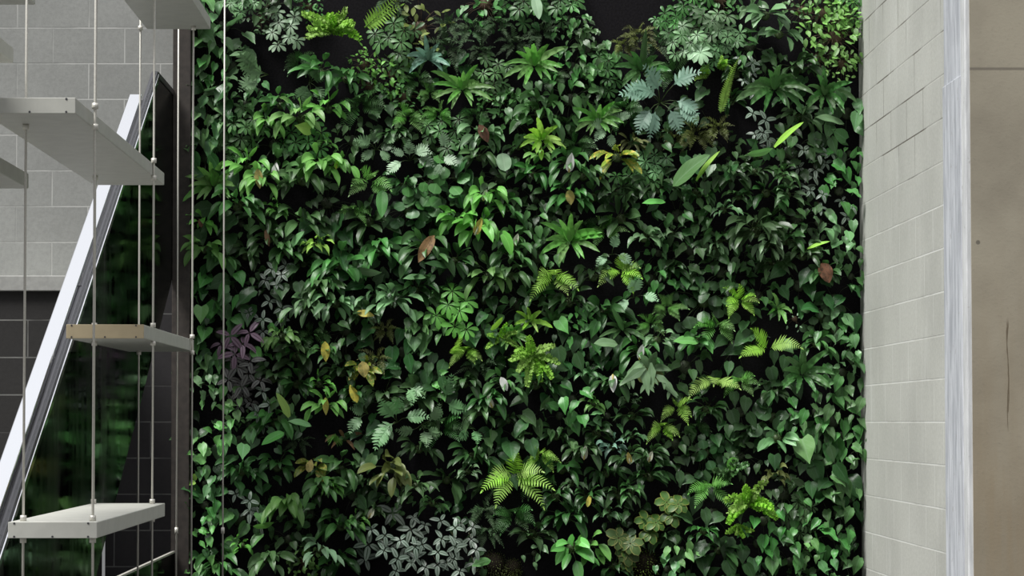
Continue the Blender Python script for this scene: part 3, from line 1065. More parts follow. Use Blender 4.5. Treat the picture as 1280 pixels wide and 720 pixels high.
# -- plants one can point to: kind, x, y, radius (pixels of the photograph), then options
HERO = [
    # top band
    ('ruffle', 415, 40, 50, dict(lb='lime ruffled fern at the wall top left of the olive fig', sh='topmost ruffled fern', args=dict(spread=1.5, n=9), d=.05)),
    ('sword', 452, 36, 54, dict(rot=.95, d=.05, args=dict(n=2, spread=.25, nl=14, wl=.3, out=(.15, .25), droop=(.2, .5)), lb='lime fern frond reaching up and away from the topmost ruffled fern')),
    ('lobed', 335, 92, 34, dict(rot=-1.7, args=dict(n=3, spread=.5, L=(.9, 1.1)), lb='grey-green lobed philodendron with one large ragged leaf near wall top', sh='large ragged lobed leaf', d=.06)),
    ('lobed', 385, 100, 28, dict(rot=1.6)),
    ('bigleaf_g', 298, 66, 17, dict(rot=-.1, lb='grey leaf sticking out alone above the large ragged lobed leaf')),
    ('schef_p', 358, 34, 30, dict(lb='pale umbrella plant with fleshy whorls beside the topmost ruffled fern', sh='pale umbrella whorls', d=.05)),
    ('small_p', 325, 20, 24, {}), ('small_m', 385, 5, 20, {}), ('schef', 300, 5, 22, {}),
    ('small_o', 525, 32, 40, dict(lb='olive small-leaf fig under the wall top, above the blue-grey star fern', sh='olive fig')),
    ('star', 535, 74, 32, dict(lb='blue-grey star fern below the olive fig', sh='blue-grey star fern', d=.06)),
    ('small', 490, 90, 28, dict()), ('small_m', 462, 105, 26, {}), ('small_m', 505, 118, 26, {}), ('small', 455, 78, 24, {}),
    ('nest', 578, 112, 46, dict(lb='large bright nest fern with upright straps near the wall top', sh='large bright nest fern', d=.07)),
    ('fine', 590, 35, 34, {}), ('fine', 622, 28, 32, {}), ('fine', 645, 52, 30, {}), ('fine', 600, 62, 26, {}), ('fine', 560, 30, 26, {}),
    ('sword_m', 510, 145, 30, {}), ('sword_m', 548, 140, 26, {}), ('small_m', 620, 120, 26, {}), ('sword_m', 538, 115, 22, {}),
    ('peace_g', 605, 168, 34, dict(extra=[('leaf', 'rust', 2.6, .75, .5)], lb='arching peace lily with one orange-brown leaf below the large bright nest fern')),
    ('bigpale', 672, 12, 22, dict(lb='pale hanging calathea leaf at the wall top above the upright nest fern', sh='pale hanging leaf')),
    ('ivy', 712, 22, 26, {}), ('ivy', 735, 58, 30, {}), ('ivy', 725, 40, 24, {}), ('heart', 760, 70, 22, {}),
    ('nest', 668, 82, 46, dict(lb='upright nest fern with long serrated straps right of the wall top lace ferns', sh='upright nest fern', d=.07)),
    ('fine_l', 800, 42, 34, {}), ('fine', 822, 52, 30, {}), ('fine_l', 780, 55, 26, {}),
    ('nest_m', 803, 88, 46, dict(lb='wide nest fern below the curly lace ferns', sh='wide nest fern', d=.05)),
    ('nest', 748, 150, 36, dict(lb='nest fern left of the pale blue lobed plant', sh='half-hidden nest fern', d=.04)),
    ('nest_l', 678, 175, 36, dict(lb='yellow-lime nest fern, the brightest rosette of the upper middle', sh='yellow-lime nest fern', d=.08)),
    ('lobed_b', 825, 128, 46, dict(args=dict(spread=3.0, n=9), lb='pale blue lobed philodendron below the wide nest fern', sh='pale blue lobed plant', d=.08)),
    ('ivy', 655, 125, 28, {}), ('heart_g', 662, 110, 22, {}), ('heart_b', 742, 90, 14, dict(d=.06)),
    ('lobed_p', 768, 158, 26, dict(rot=-1.0)),
    ('schef', 858, 52, 30, dict(d=.05)), ('schef', 885, 28, 34, {}), ('schef_p', 872, 68, 22, dict(d=.08, args=dict(n=2, R=.3, L=(.7, .85), leaflets=8), lb='single pale umbrella head above the curved lime frond', sh='pale umbrella head')),
    ('schef', 905, 45, 28, {}), ('schef_d', 840, 30, 28, {}), ('schef', 890, 65, 24, {}),
    ('agla_g', 958, 18, 34, dict(d=.05)), ('agla_g', 975, 42, 32, dict(d=.06, rot=.3)), ('agla_g', 940, 8, 24, {}),
    ('small', 1045, 45, 40, dict(lb='bright small-leaf fig in the upper corner against the block wall', sh='bright corner fig', d=.08)),
    ('small', 1030, 15, 34, dict(d=.05)), ('small_m', 1005, 10, 28, {}), ('small', 1052, 80, 24, dict(d=.1)), ('small_m', 1025, 70, 26, {}), ('small', 1055, 20, 24, dict(d=.08)),
    ('sword', 900, 146, 66, dict(rot=.12, args=dict(n=1, spread=.1, L=(1.15, 1.15), droop=(1.5, 1.5), nl=28, wl=.13, ratio=.55, out=(.2, .2)), lb='single curved lime frond arching beside the dark sprawling nest fern', sh='curved lime frond', d=.06)),
    ('ruffle', 898, 82, 30, dict(rot=1.2, args=dict(n=3, spread=.5))), ('sword', 890, 92, 26, dict(rot=-1.2, args=dict(n=3, spread=.5))),
    ('fine_l', 872, 165, 36, {}), ('fine_l', 900, 158, 26, {}), ('fine_l', 845, 172, 24, {}),
    ('nest_d', 968, 112, 52, dict(args=dict(leaf='mid'), lb='dark sprawling nest fern left of the bright corner fig', sh='dark sprawling nest fern', d=.07)),
    ('nest_d', 1032, 118, 40, dict(args=dict(leaf='mid'), d=.05, lb='dark nest fern against the block wall below the bright corner fig')),
    ('trad', 935, 78, 20, dict(d=.06)), ('trad', 938, 105, 18, dict(d=.06)), ('trad', 950, 150, 24, dict(d=.05)), ('trad', 955, 172, 22, {}),
    ('strap', 982, 168, 26, dict(d=.08, rot=.1)), ('bigleaf_g', 1035, 148, 26, dict(rot=.25)),
    # left edge vines behind the rods
    ('heart', 258, 52, 26, dict(d=.03)), ('heart', 262, 78, 24, {}), ('heart_g', 252, 110, 24, {}), ('heart', 270, 108, 22, {}), ('heart', 256, 145, 26, dict(d=.03)), 
    ('heart_g', 288, 145, 20, dict(d=.04)), ('heart_g', 322, 112, 18, dict(d=.03)), ('heart', 306, 128, 18, dict(d=.05)), ('heart', 246, 168, 24, dict(d=.04)), ('heart_g', 262, 15, 24, {}),
    ('peace_b', 375, 148, 34, dict(d=.05)), ('peace', 350, 130, 30, {}), ('peace_b', 410, 135, 30, {}), ('peace_b', 335, 150, 28, {}),
    ('bigheart', 377, 160, 14, dict(rot=1.8, args=dict(leaf='lime', n=2), d=.08, lb='rounded yellow-green leaf over the bright peace lilies', sh='rounded yellow-green leaf')),
    ('peace', 400, 90, 34, dict(rot=.5, d=.04)), ('arrow_b', 405, 178, 22, {}),
    # second band
    ('nest', 266, 232, 42, dict(lb='bright nest fern behind the single rod at the wall edge', sh='nest fern behind the rod', d=.06)),
    ('peace_b', 308, 208, 32, {}), ('peace_b', 325, 225, 30, dict(extra=[('leaf', 'yellow', 3.0, .85, .42)], d=.06, lb='peace lily with one drooping yellow leaf right of the rod nest fern', sh='yellowing peace lily')),
    ('peace', 345, 215, 32, dict(extra=[('leaf', 'white', .1, .7, .45)], d=.03)),
    ('peace', 378, 225, 40, dict(d=.03)), ('peace_b', 400, 205, 34, dict(d=.06)), ('peace_b', 422, 205, 26, dict(extra=[('flower', 'lime', .2, .6)], d=.06)),
    ('peace', 296, 258, 36, dict(d=.05)), ('peace_b', 252, 280, 22, dict(extra=[('leaf', 'rust', 2.9, .55, .5)], d=.06)),
    ('peace_b', 255, 312, 30, dict(d=.06)), ('peace', 278, 325, 26, {}), ('arrow_b', 345, 260, 24, dict(d=.05)), ('heart', 300, 278, 20, {}),
    ('peace', 335, 298, 30, dict(extra=[('leaf', 'brown', 2.9, .75, .28)])),
    ('calathea', 372, 298, 16, dict(args=dict(leaf='grey', L=1.8, phi=.6), d=.07, lb='grey-green pointed leaf standing above the yellow-green arrowhead vine')),
    ('arrow_b', 396, 306, 28, dict(args=dict(leaf='lime'), lb='lime arrowhead vine left of the dark hanging leaf', d=.06)),
    ('trad', 347, 343, 24, dict(d=.06, args=dict(leaf='silver', n=5), lb='small silver inch plant on dark ground below the peace lilies', sh='small silver inch plant')),
    ('peace', 425, 332, 34, dict(d=.04)), ('heart_d', 252, 345, 24, {}), ('heart_d', 250, 300, 14, {}), ('peace', 405, 350, 28, {}),
    ('sword_m', 462, 228, 38, dict(args=dict(leaf='bright', n=6), d=.06, lb='green sword fern with stacked fronds left of the round-leaf peperomia', sh='stacked green sword fern')),
    ('sword', 440, 262, 26, dict(d=.05, args=dict(leaf='bright', n=5))),
    ('lobed_p', 512, 200, 28, dict(d=.05)), ('lobed_p', 548, 194, 26, dict(rot=1.3, args=dict(n=3), d=.07, lb='pale fan-shaped lobed leaf over the round-leaf peperomia')), ('lobed', 470, 186, 28, dict(d=.04)),
    ('round', 540, 232, 40, dict(lb='round-leaf peperomia with cupped green leaves below the pale lobed leaves', sh='round-leaf peperomia', d=.05)),
    ('round_d', 512, 262, 36, {}), ('round_d', 545, 262, 26, {}),
    ('calathea', 478, 258, 20, dict(args=dict(leaf='mid', phi=PI, L=1.9, ratio=.4), d=.08, lb='broad dark leaf hanging below the stacked green sword fern', sh='dark hanging leaf')),
    ('peace', 600, 195, 30, {}),
    ('peace_b', 606, 245, 32, dict(extra=[('flower', 'cream', .3, .5)], d=.05, lb='peace lily with a square cream bloom right of the round-leaf peperomia', sh='cream peace lily bloom')),
    ('peace_b', 598, 285, 40, dict(extra=[('flower', 'yellow', .4, .6)], d=.07, lb='bright peace lily with a pale yellow bloom above the brown dead leaf')),
    ('peace_b', 572, 275, 30, dict(d=.04)),
    ('peace', 532, 312, 40, dict(extra=[('leaf', 'brown', 3.75, 1.0, .40)], d=.04, lb='dark peace lily carrying the big brown dead leaf', sh='big brown dead leaf')),
    ('bigleaf_g', 545, 330, 20, dict(rot=.25, d=.07)), ('bigleaf_g', 517, 346, 19, dict(d=.07)), ('bigleaf_g', 462, 342, 22, dict(rot=3.4, d=.06)), ('bigleaf_g', 492, 308, 18, dict(rot=3.7, d=.05)),
    ('bigpale', 630, 205, 17, dict(args=dict(ratio=.75, prof='round'), d=.07, lb='pale crumpled round leaf left of the yellow-lime nest fern')),
    ('peace', 640, 318, 34, dict(d=.05)), ('peace', 645, 300, 28, dict(extra=[('flower', 'cream', .3, .6)], d=.05)),
    ('peace_b', 610, 345, 32, dict(d=.03)), ('peace', 640, 345, 32, dict(d=.06)), ('peace', 630, 260, 32, {}),
    ('peace_b', 676, 195, 20, dict(extra=[('flower', 'lime', PI, .8)], d=.08)),
    ('peace', 712, 205, 32, dict(extra=[('flower', 'white', .15, .8)], d=.07, lb='peace lily with a tall white bloom right of the yellow-lime nest fern', sh='tall white bloom')),
    ('peace', 730, 220, 32, dict(d=.04)),
    ('croton', 772, 196, 36, dict(lb='yellow-blotched croton below the pale lobed plants', sh='yellow croton', d=.06)),
    ('croton', 790, 178, 24, dict(args=dict(leaf='olive'), lb='olive croton between the yellow croton and the pale blue lobed plant')),
    ('peace', 712, 248, 30, dict(extra=[('leaf', 'yellow', 3.0, .65, .6)], d=.05)),
    ('nest', 712, 302, 50, dict(args=dict(leaf='bright', n=13), lb='large green nest fern in the middle of the wall', sh='central nest fern', d=.08)),
    ('calathea', 860, 212, 30, dict(args=dict(leaf='heart', phi=.7, L=2.1, ratio=.42), lb='long upright calathea leaf left of the bent lime strap', sh='long calathea leaf', d=.09)),
    ('strap', 880, 208, 26, dict(rot=-.1, d=.12, args=dict(ratio=.16), lb='bent lime strap leaf beside the long calathea leaf')),
    ('sword_m', 758, 288, 30, {}), ('lobed_p', 765, 318, 24, dict(d=.08, args=dict(n=3))), ('sword', 775, 340, 34, dict(d=.05)), ('sword', 692, 348, 38, dict(d=.08, lb='lime sword fern below the central nest fern', sh='low central sword fern')),
    ('schef', 795, 225, 30, dict(args=dict(leaf='mid'))), ('schef', 815, 205, 26, {}), ('bigleaf_g', 815, 252, 20, dict(d=.06, args=dict(leaf='heart_bright'))), ('arrow_g', 805, 297, 32, dict(d=.06)),
    ('peace_d', 775, 240, 32, {}), ('arrow_g', 840, 290, 26, {}),
    ('bigleaf_g', 950, 193, 20, dict(rot=3.05, args=dict(leaf='heart_bright'), d=.08)), ('peace_d', 915, 220, 34, {}), ('calathea', 912, 215, 18, dict(args=dict(leaf='heart_dark', L=1.7), d=.05)),
    ('arrow', 978, 218, 28, dict(d=.06)), ('arrow_g', 985, 243, 28, dict(d=.07)), ('agla_d', 960, 240, 34, {}),
    ('trad', 1015, 195, 26, dict(d=.05)), ('trad', 1022, 245, 22, dict(d=.06)), ('trad', 1010, 218, 26, {}), ('trad', 1035, 190, 20, {}),
    ('heart', 1052, 210, 26, dict(d=.04)), ('heart', 1050, 238, 26, dict(d=.06)), ('heart', 1065, 190, 18, {}),
    ('arrow_g', 905, 262, 26, dict(d=.06)), ('heart', 870, 268, 22, dict(d=.05)), ('arrow', 925, 245, 24, {}),
    ('peace_d', 945, 290, 44, dict(args=dict(leaf='dark', n=30), lb='dark peace lily clump with narrow leaves below the arrowhead vines', sh='narrow dark peace lily', d=.05)),
    ('peace_g', 960, 305, 26, dict(d=.08, args=dict(L=(.6, .9), spread=2.4))), ('peace_d', 900, 300, 36, {}), ('peace_g', 895, 310, 20, dict(d=.05)), ('peace_d', 985, 300, 32, {}),
    ('heart_g', 1025, 278, 24, dict(d=.07)), ('heart_g', 1052, 288, 26, dict(d=.08)), ('heart_g', 1045, 305, 22, dict(d=.06)), ('trad', 1060, 258, 20, dict(d=.06)),
    ('strap', 1022, 305, 16, dict(rot=.5, d=.07)), ('peace_d', 1005, 320, 30, dict(d=.04)),
    ('agla_d', 1030, 342, 28, dict(extra=[('leaf', 'rust', 2.7, .95, .7, 'ovate')], d=.06, lb='dark aglaonema with a rusty dead leaf near the block wall', sh='rusty dead leaf')),
    ('heart', 1065, 345, 20, dict(d=.06)), ('heart', 1062, 318, 20, dict(d=.04)), ('heart_b', 885, 236, 12, dict(d=.07)),
    # third band
    ('bigheart', 252, 396, 16, dict(args=dict(n=3, L=1.5), d=.07, lb='big bright heart leaf beside the brown edge board', sh='big heart leaf by the board')),
    ('heart', 265, 375, 24, {}), ('heart_d', 250, 430, 26, {}), ('heart_g', 250, 478, 20, dict(d=.07)), ('heart', 268, 490, 22, dict(d=.06)), ('heart', 228, 470, 14, dict(d=.06)), ('heart', 245, 450, 22, {}), ('heart_d', 275, 455, 24, {}), ('heart_b', 225, 500, 10, dict(d=.06)), ('heart_d', 232, 395, 12, {}),
    ('trad_u', 298, 428, 30, dict(lb='purple inch plant with pinkish leaves right of the single rod', sh='purple inch plant', d=.08)),
    ('trad_v', 305, 468, 34, dict(lb='dusky grey-purple inch plant hanging below the purple one', d=.05)), ('trad_v', 300, 498, 22, {}),
    ('trad', 322, 398, 26, dict(d=.04)), ('trad', 345, 385, 24, {}), ('peace', 352, 422, 34, dict(args=dict(leaf='bright', L=(.4, .65), n=24), d=.06)), ('ivy', 345, 432, 30, {}),
    ('bigheart', 323, 446, 13, dict(args=dict(leaf='heart_bright', n=3), rot=-.5, d=.06)),
    ('peace_g', 385, 385, 34, dict(d=.05)), ('peace_g', 420, 380, 30, dict(d=.06)), ('peace', 400, 360, 32, {}),
    ('arrow', 408, 440, 30, dict(extra=[('leaf', 'yellow', 3.1, .85, .45)], d=.07, lb='arrowhead vine with a mustard leaf right of the purple inch plant', sh='mustard-leaved arrowhead vine')),
    ('bigstrap', 356, 505, 22, dict(lb='broad lime strap leaf with a pale curled base leaf', sh='broad lime strap leaf', d=.09)),
    ('bigleaf_g', 375, 527, 19, dict(d=.09, rot=.3, args=dict(leaf='grey'))), ('agla_d', 370, 480, 34, {}),
    ('trad', 332, 502, 26, dict(d=.06, rot=.5)), ('trad', 325, 520, 20, {}),
    ('heart_b', 290, 505, 18, dict(d=.06)), ('heart_b', 278, 533, 20, dict(d=.07)), ('ivy', 310, 532, 22, {}),
    ('peace_b', 408, 508, 28, dict(extra=[('leaf', 'yellow', 3.1, .8, .35)], d=.06)), ('arrow_b', 398, 480, 28, dict(d=.05)),
    ('peace_g', 492, 378, 34, dict(d=.06, lb='grey arching peace lily above the lime ferns of the middle band')), ('peace_g', 470, 370, 26, {}),
    ('agla_d', 457, 392, 28, dict(extra=[('leaf', 'yellow', 1.6, .85, .4)], d=.05, lb='dark aglaonema with a flat yellow leaf, above the small olive lace fern')),
    ('fine_l', 482, 412, 24, dict(d=.05)), ('fine_l', 470, 450, 28, dict(d=.05)), ('heart_d', 455, 425, 30, {}),
    ('agla_o', 455, 462, 26, dict(extra=[('leaf', 'yellow', 3.0, .8, .7)], d=.05)),
    ('agla_d', 443, 492, 26, dict(extra=[('leaf', 'yellow', -.35, .95, .42)], d=.06, lb='plant with a bright yellow leaf left of the fan of lobed leaves', sh='bright yellow leaf')),
    ('schef', 568, 392, 34, dict(args=dict(leaf='bright', n=7, L=(.4, .55)), d=.08, lb='bright umbrella plant above the lime frond of the middle', sh='bright umbrella plant')),
    ('heart', 535, 395, 30, dict(d=.04)), ('heart', 530, 412, 24, dict(d=.06)), ('heart_b', 525, 408, 18, dict(d=.06)),
    ('sword', 562, 445, 42, dict(rot=.75, args=dict(n=2, spread=.35, nl=18, wl=.3), d=.09, lb='lime fern frond pointing right below the bright umbrella plant', sh='lime pointing frond')), ('sword', 582, 440, 26, dict(d=.06)),
    ('ruffle', 626, 425, 28, dict(d=.07, args=dict(n=5))), ('nest', 640, 420, 30, dict(d=.05)), ('bigstrap', 622, 405, 14, dict(rot=1.2, d=.08, args=dict(leaf='lime'))),
    ('lobed', 460, 517, 30, dict(d=.07, rot=-1.2, args=dict(n=4, spread=.9))), ('lobed', 497, 528, 34, dict(d=.09, rot=-.6, args=dict(n=5, L=(.8, 1.0)), lb='fan of pale lobed leaves right of the bright yellow leaf', sh='fan of lobed leaves')),
    ('lobed', 527, 530, 28, dict(d=.08, rot=2.6, args=dict(n=4))), ('lobed', 552, 500, 34, dict(d=.07, rot=2.2, args=dict(n=3))), ('lobed', 582, 527, 28, dict(d=.07, rot=2.0, args=dict(n=3))), ('lobed', 502, 482, 28, dict(rot=1.4, args=dict(n=3), d=.07)),
    ('bigheart', 518, 432, 13, dict(args=dict(leaf='grey', n=4, ratio=.95), d=.06)), ('heart_d', 545, 468, 30, {}), ('heart_d', 530, 455, 26, {}), ('heart_b', 548, 482, 16, dict(d=.07)),
    ('peace', 630, 480, 32, dict(extra=[('leaf', 'white', PI - .5, .6, .5)], d=.05)), ('peace_d', 612, 502, 32, dict(extra=[('flower', 'cream', -.4, .55)], d=.06)), ('peace_d', 580, 480, 32, {}), ('peace', 600, 515, 30, {}), ('fine', 600, 458, 32, {}),
    ('ruffle', 665, 445, 42, dict(args=dict(n=9, spread=3.1), lb='lime ruffled fern in the middle with fronds hanging down', sh='central ruffled fern', d=.09)),
    ('nest_l', 663, 402, 28, dict(d=.08, args=dict(n=7))), ('nest', 690, 400, 30, dict(args=dict(leaf='mid'))),
    ('bigheart', 705, 410, 15, dict(args=dict(leaf='heart_bright', n=5), rot=-.6, d=.07)), ('heart', 730, 410, 26, dict(d=.07)), ('heart_b', 725, 395, 14, dict(d=.07)),
    ('bigleaf_g', 755, 428, 20, dict(d=.08, args=dict(leaf='grey', ratio=.5), rot=.1)), ('nest_m', 778, 412, 34, dict(args=dict(n=7), d=.05)), ('calathea', 772, 398, 18, dict(args=dict(leaf='mid', phi=-.4, prof='strap', ratio=.3), d=.06)),
    ('lobed_p', 792, 372, 30, dict(d=.07, args=dict(n=4))), ('arrow_g', 822, 425, 30, dict(d=.07)), ('peace', 800, 440, 32, dict(extra=[('flower', 'white', .2, .65)], d=.05)), ('sword_m', 835, 385, 28, {}), ('sword_m', 815, 405, 24, dict(d=.04)),
    ('stag', 812, 470, 44, dict(lb='pale staghorn fern with forked hanging fronds', sh='pale staghorn fern', d=.09)),
    ('heart', 715, 500, 30, dict(args=dict(L=(.6, .8), n=10), d=.07, lb='vine with a cluster of large round hearts below the central ruffled fern', sh='cluster of large hearts')), ('arrow_b', 742, 505, 22, dict(d=.06)), ('heart', 700, 520, 24, dict(d=.04)),
    ('peace_d', 765, 480, 32, dict(extra=[('flower', 'white', PI, .75)], d=.06, lb='dark peace lily with a hanging white bloom left of the staghorn fern')), ('heart_g', 760, 520, 20, dict(d=.05)), ('arrow_g', 735, 465, 22, dict(d=.06)),
    ('sword', 845, 510, 28, dict(d=.08, args=dict(n=6))), ('sword', 828, 535, 26, dict(d=.07)), ('bigleaf_g', 855, 425, 22, dict(rot=.1, d=.07, args=dict(leaf='heart_bright', ratio=.42))), ('agla', 870, 425, 28, dict(d=.05)),
    ('heart_d', 690, 465, 30, {}), ('heart', 665, 525, 30, {}), ('heart_d', 740, 445, 30, {}), ('arrow_d', 790, 520, 32, {}), ('arrow_g', 785, 500, 20, dict(d=.05)),
    ('sword', 925, 376, 30, dict(args=dict(leaf='lime', wl=.36, nl=13), lb='lime sword fern topmost of the ferns toward the block wall', sh='upper lime sword fern', d=.08)),
    ('sword', 897, 408, 34, dict(args=dict(leaf='bright'), d=.06)),
    ('sword', 960, 438, 46, dict(rot=-.3, args=dict(n=3, spread=1.5, wl=.36, nl=15, out=(.3, .4)), d=.09, lb='lime sword fern whose frond points left beside a hanging tip', sh='left-pointing lime frond')), ('fine', 942, 425, 22, dict(d=.05)),
    ('sword', 892, 478, 38, dict(rot=.1, args=dict(n=3, spread=2.2, wl=.4, nl=14), d=.09, lb='lime sword fern with two short fronds, lowest of the fern trio', sh='lowest of the lime trio')), ('sword', 925, 478, 28, dict(args=dict(leaf='bright'), d=.07)),
    ('nest', 1003, 468, 42, dict(args=dict(leaf='mid', n=11, W=.2), lb='nest fern near the block wall below the left-pointing frond', sh='nest fern by the wall', d=.07)),
    ('bigheart', 960, 500, 13, dict(args=dict(leaf='heart', n=4, ratio=.9), d=.06)), ('bigheart', 986, 436, 13, dict(args=dict(leaf='grey', n=3), rot=-.7, d=.07)),
    ('heart_g', 1045, 412, 28, dict(d=.07)), ('heart_g', 1062, 447, 18, dict(d=.1)), ('heart', 1062, 505, 24, dict(d=.08)), ('heart', 1035, 478, 24, dict(d=.07)), ('heart', 1055, 425, 24, dict(d=.05)),
    ('round_d', 1030, 395, 30, {}), ('round_d', 968, 522, 30, dict(args=dict(L=(.55, .75), n=10))), ('nest', 972, 385, 30, dict(args=dict(n=6), rot=.6, d=.06)),
    ('peace', 1022, 430, 28, dict(d=.05)), ('heart', 1022, 515, 26, dict(d=.06)), ('heart', 992, 520, 24, dict(d=.06)), ('small_p', 995, 398, 16, dict(args=dict(leaf='pale', n=12), d=.05)),
    # low band
    ('calathea_s', 340, 547, 20, dict(lb='big-leaved calathea below the broad lime strap leaf', sh='big low calathea leaf', d=.09)), ('fine', 372, 552, 24, {}),
    ('heart_b', 258, 562, 22, dict(d=.07)), ('heart_g', 246, 575, 16, dict(d=.06)), ('heart_b', 240, 602, 12, dict(args=dict(leaf='lime', n=5), d=.08)), ('heart_g', 256, 605, 22, dict(d=.06)), ('heart', 255, 632, 24, dict(d=.06)), ('heart_b', 257, 664, 16, dict(d=.08)), ('heart', 232, 655, 16, dict(d=.05)), ('heart_b', 252, 710, 20, dict(d=.07)), ('heart_d', 265, 690, 24, {}),
    ('sword_m', 412, 545, 34, dict(rot=2.3, args=dict(n=2, spread=.3, nl=16), d=.08, lb='hanging green fern frond right of the big low calathea leaf', sh='hanging green frond')),
    ('agla_o', 388, 582, 28, dict(extra=[('leaf', 'yellow', .2, .6, .6)], d=.05)), ('croton', 430, 548, 22, dict(args=dict(leaf='brown', n=5), d=.04, lb='browning croton leaves beside the hanging green frond')),
    ('peace', 358, 628, 36, dict(args=dict(leaf='bright', n=14, droop=(1.2, 2.1)), d=.06)), ('peace', 402, 606, 32, dict(d=.06)), ('arrow_b', 415, 608, 24, dict(d=.07)), ('peace_d', 345, 585, 34, {}), ('peace_d', 300, 590, 36, {}), ('trad', 305, 625, 26, {}), ('trad', 320, 645, 22, {}),
    ('bigleaf_g', 332, 657, 18, dict(args=dict(leaf='bright'), rot=3.0, d=.07)), ('arrow_b', 302, 682, 22, dict(d=.07)),
    ('peace_g', 400, 688, 32, dict(args=dict(leaf='pale', n=9), d=.07, lb='silvery peace lily low on the wall left of the silver inch plants', sh='silvery low peace lily')), ('small', 380, 702, 24, dict(d=.05)), ('peace', 335, 700, 34, dict(d=.02)), ('peace', 425, 660, 32, {}),
    ('agla_o', 490, 585, 42, dict(args=dict(leaf='olive', n=13, L=(.55, .8), spread=3.0), d=.07, lb='olive rosette aglaonema above the heart of the low arrowhead vine', sh='olive rosette')),
    ('arrow', 520, 608, 30, dict(args=dict(L=(.5, .7)), d=.07)), ('bigheart', 478, 550, 14, dict(args=dict(leaf='grey', n=4), d=.06)), ('heart', 450, 578, 28, dict(d=.04)), ('heart_d', 440, 620, 30, dict(args=dict(L=(.6, .8), n=9))), ('arrow_b', 445, 650, 22, dict(d=.06)), ('arrow', 540, 630, 26, {}), ('heart', 600, 545, 24, dict(d=.05)), ('arrow_g', 585, 590, 22, dict(d=.04)),
    ('sword', 642, 598, 48, dict(args=dict(n=7, spread=2.3), lb='lime sword fern low in the middle above the bare bed', sh='low lime sword fern', d=.09)), ('sword_m', 675, 570, 26, dict(args=dict(leaf='lime'), d=.07)), ('sword_d', 642, 645, 34, {}),
    ('trad', 475, 668, 24, dict(d=.08)), ('trad', 490, 697, 26, dict(d=.08)), ('trad', 512, 682, 26, dict(d=.09)), ('trad', 540, 688, 28, dict(d=.08)), ('trad', 562, 658, 26, dict(d=.08, lb='silver inch plant topmost of the silver patch at the wall foot', sh='silver inch plants')), ('trad', 585, 660, 22, dict(d=.07)), ('trad', 562, 682, 26, dict(d=.09)), ('trad', 588, 688, 26, dict(d=.09)), ('trad', 568, 712, 26, dict(d=.08)), ('trad', 525, 710, 26, dict(d=.08)), ('trad', 525, 655, 22, dict(d=.06)),
    ('bigleaf_g', 600, 702, 16, dict(args=dict(leaf='heart', ratio=.55), d=.07, rot=-.2)),
    ('moss', 616, 708, 22, dict(d=.03, lb='olive moss tuft on the bed right of the silver inch plants', sh='olive moss tuft')), ('moss', 640, 712, 16, dict(d=.02, args=dict(leaf='olive'))),
    ('fine', 605, 640, 34, {}), ('fine', 610, 665, 28, {}), ('peace_d', 465, 640, 30, dict(extra=[('flower', 'cream', .5, .6)])),
    ('vari', 842, 632, 26, dict(lb='yellow-rimmed peperomia, the upper rosette of its chain', sh='yellow-rimmed peperomia', d=.08)), ('vari', 815, 655, 24, dict(d=.07)), ('vari', 782, 678, 28, dict(d=.06)), ('vari', 785, 692, 22, dict(d=.05)),
    ('agla', 715, 685, 40, dict(args=dict(leaf='heart_bright', n=9, spread=2.9, ratio=.44), lb='glossy broad-leaved aglaonema low above the bare bed', sh='glossy low aglaonema', d=.08)), ('agla', 740, 680, 32, dict(args=dict(leaf='bright', n=7, spread=3), d=.07)), ('heart_g', 668, 692, 16, dict(args=dict(n=5), d=.08)),
    ('peace_d', 730, 565, 32, dict(extra=[('flower', 'cream', .1, .6)], d=.06)), ('peace_d', 785, 572, 30, dict(extra=[('flower', 'yellow', -.2, .55)], d=.06)), ('peace_d', 812, 570, 28, dict(extra=[('flower', 'cream', .3, .55)], d=.06)), ('bigheart', 717, 560, 9, dict(args=dict(leaf='heart_bright', n=2), d=.08)),
    ('moss', 805, 706, 26, dict(d=.04, args=dict(leaf='moss'), lb='mossy green tuft below the yellow-rimmed peperomias', sh='mossy green tuft')),
    ('heart_b', 852, 688, 22, dict(d=.08)), ('heart_g', 835, 712, 22, dict(d=.07)), ('arrow_d', 695, 622, 34, dict(d=.04)), ('arrow_d', 735, 625, 34, dict(extra=[('leaf', 'yellow', .2, .5, .35)], d=.05)), ('arrow_d', 775, 620, 34, dict(d=.04)), ('arrow_g', 715, 605, 22, dict(d=.05)), ('arrow_g', 765, 560, 26, dict(d=.06, args=dict(leaf='blue'))), ('arrow_g', 790, 545, 22, dict(d=.05)), ('arrow', 790, 615, 26, dict(d=.06)), ('arrow_g', 760, 640, 24, dict(d=.06)),
    ('bigheart', 1005, 566, 20, dict(rot=-.25, args=dict(n=5, L=1.7, ratio=.85), lb='largest bright heart leaf, toward the block wall', sh='largest heart leaf', d=.1)),
    ('ruffle', 935, 632, 46, dict(args=dict(n=8, spread=1.7, droop=(.7, 1.5)), lb='bushy lime ruffled fern low toward the block wall', sh='bushy ruffled fern', d=.09)), ('ruffle', 922, 655, 30, dict(rot=PI, args=dict(n=4, spread=.9), d=.07)),
    ('sword', 888, 610, 34, dict(args=dict(leaf='bright', n=6), d=.07)), ('ruffle', 908, 600, 40, dict(args=dict(leaf='mid', n=4, spread=.8), d=.05, lb='dark green ruffled fern standing behind the bushy lime one')), ('bigheart', 915, 578, 12, dict(args=dict(leaf='bright', prof='ovate', n=2, phi=.3), d=.08)),
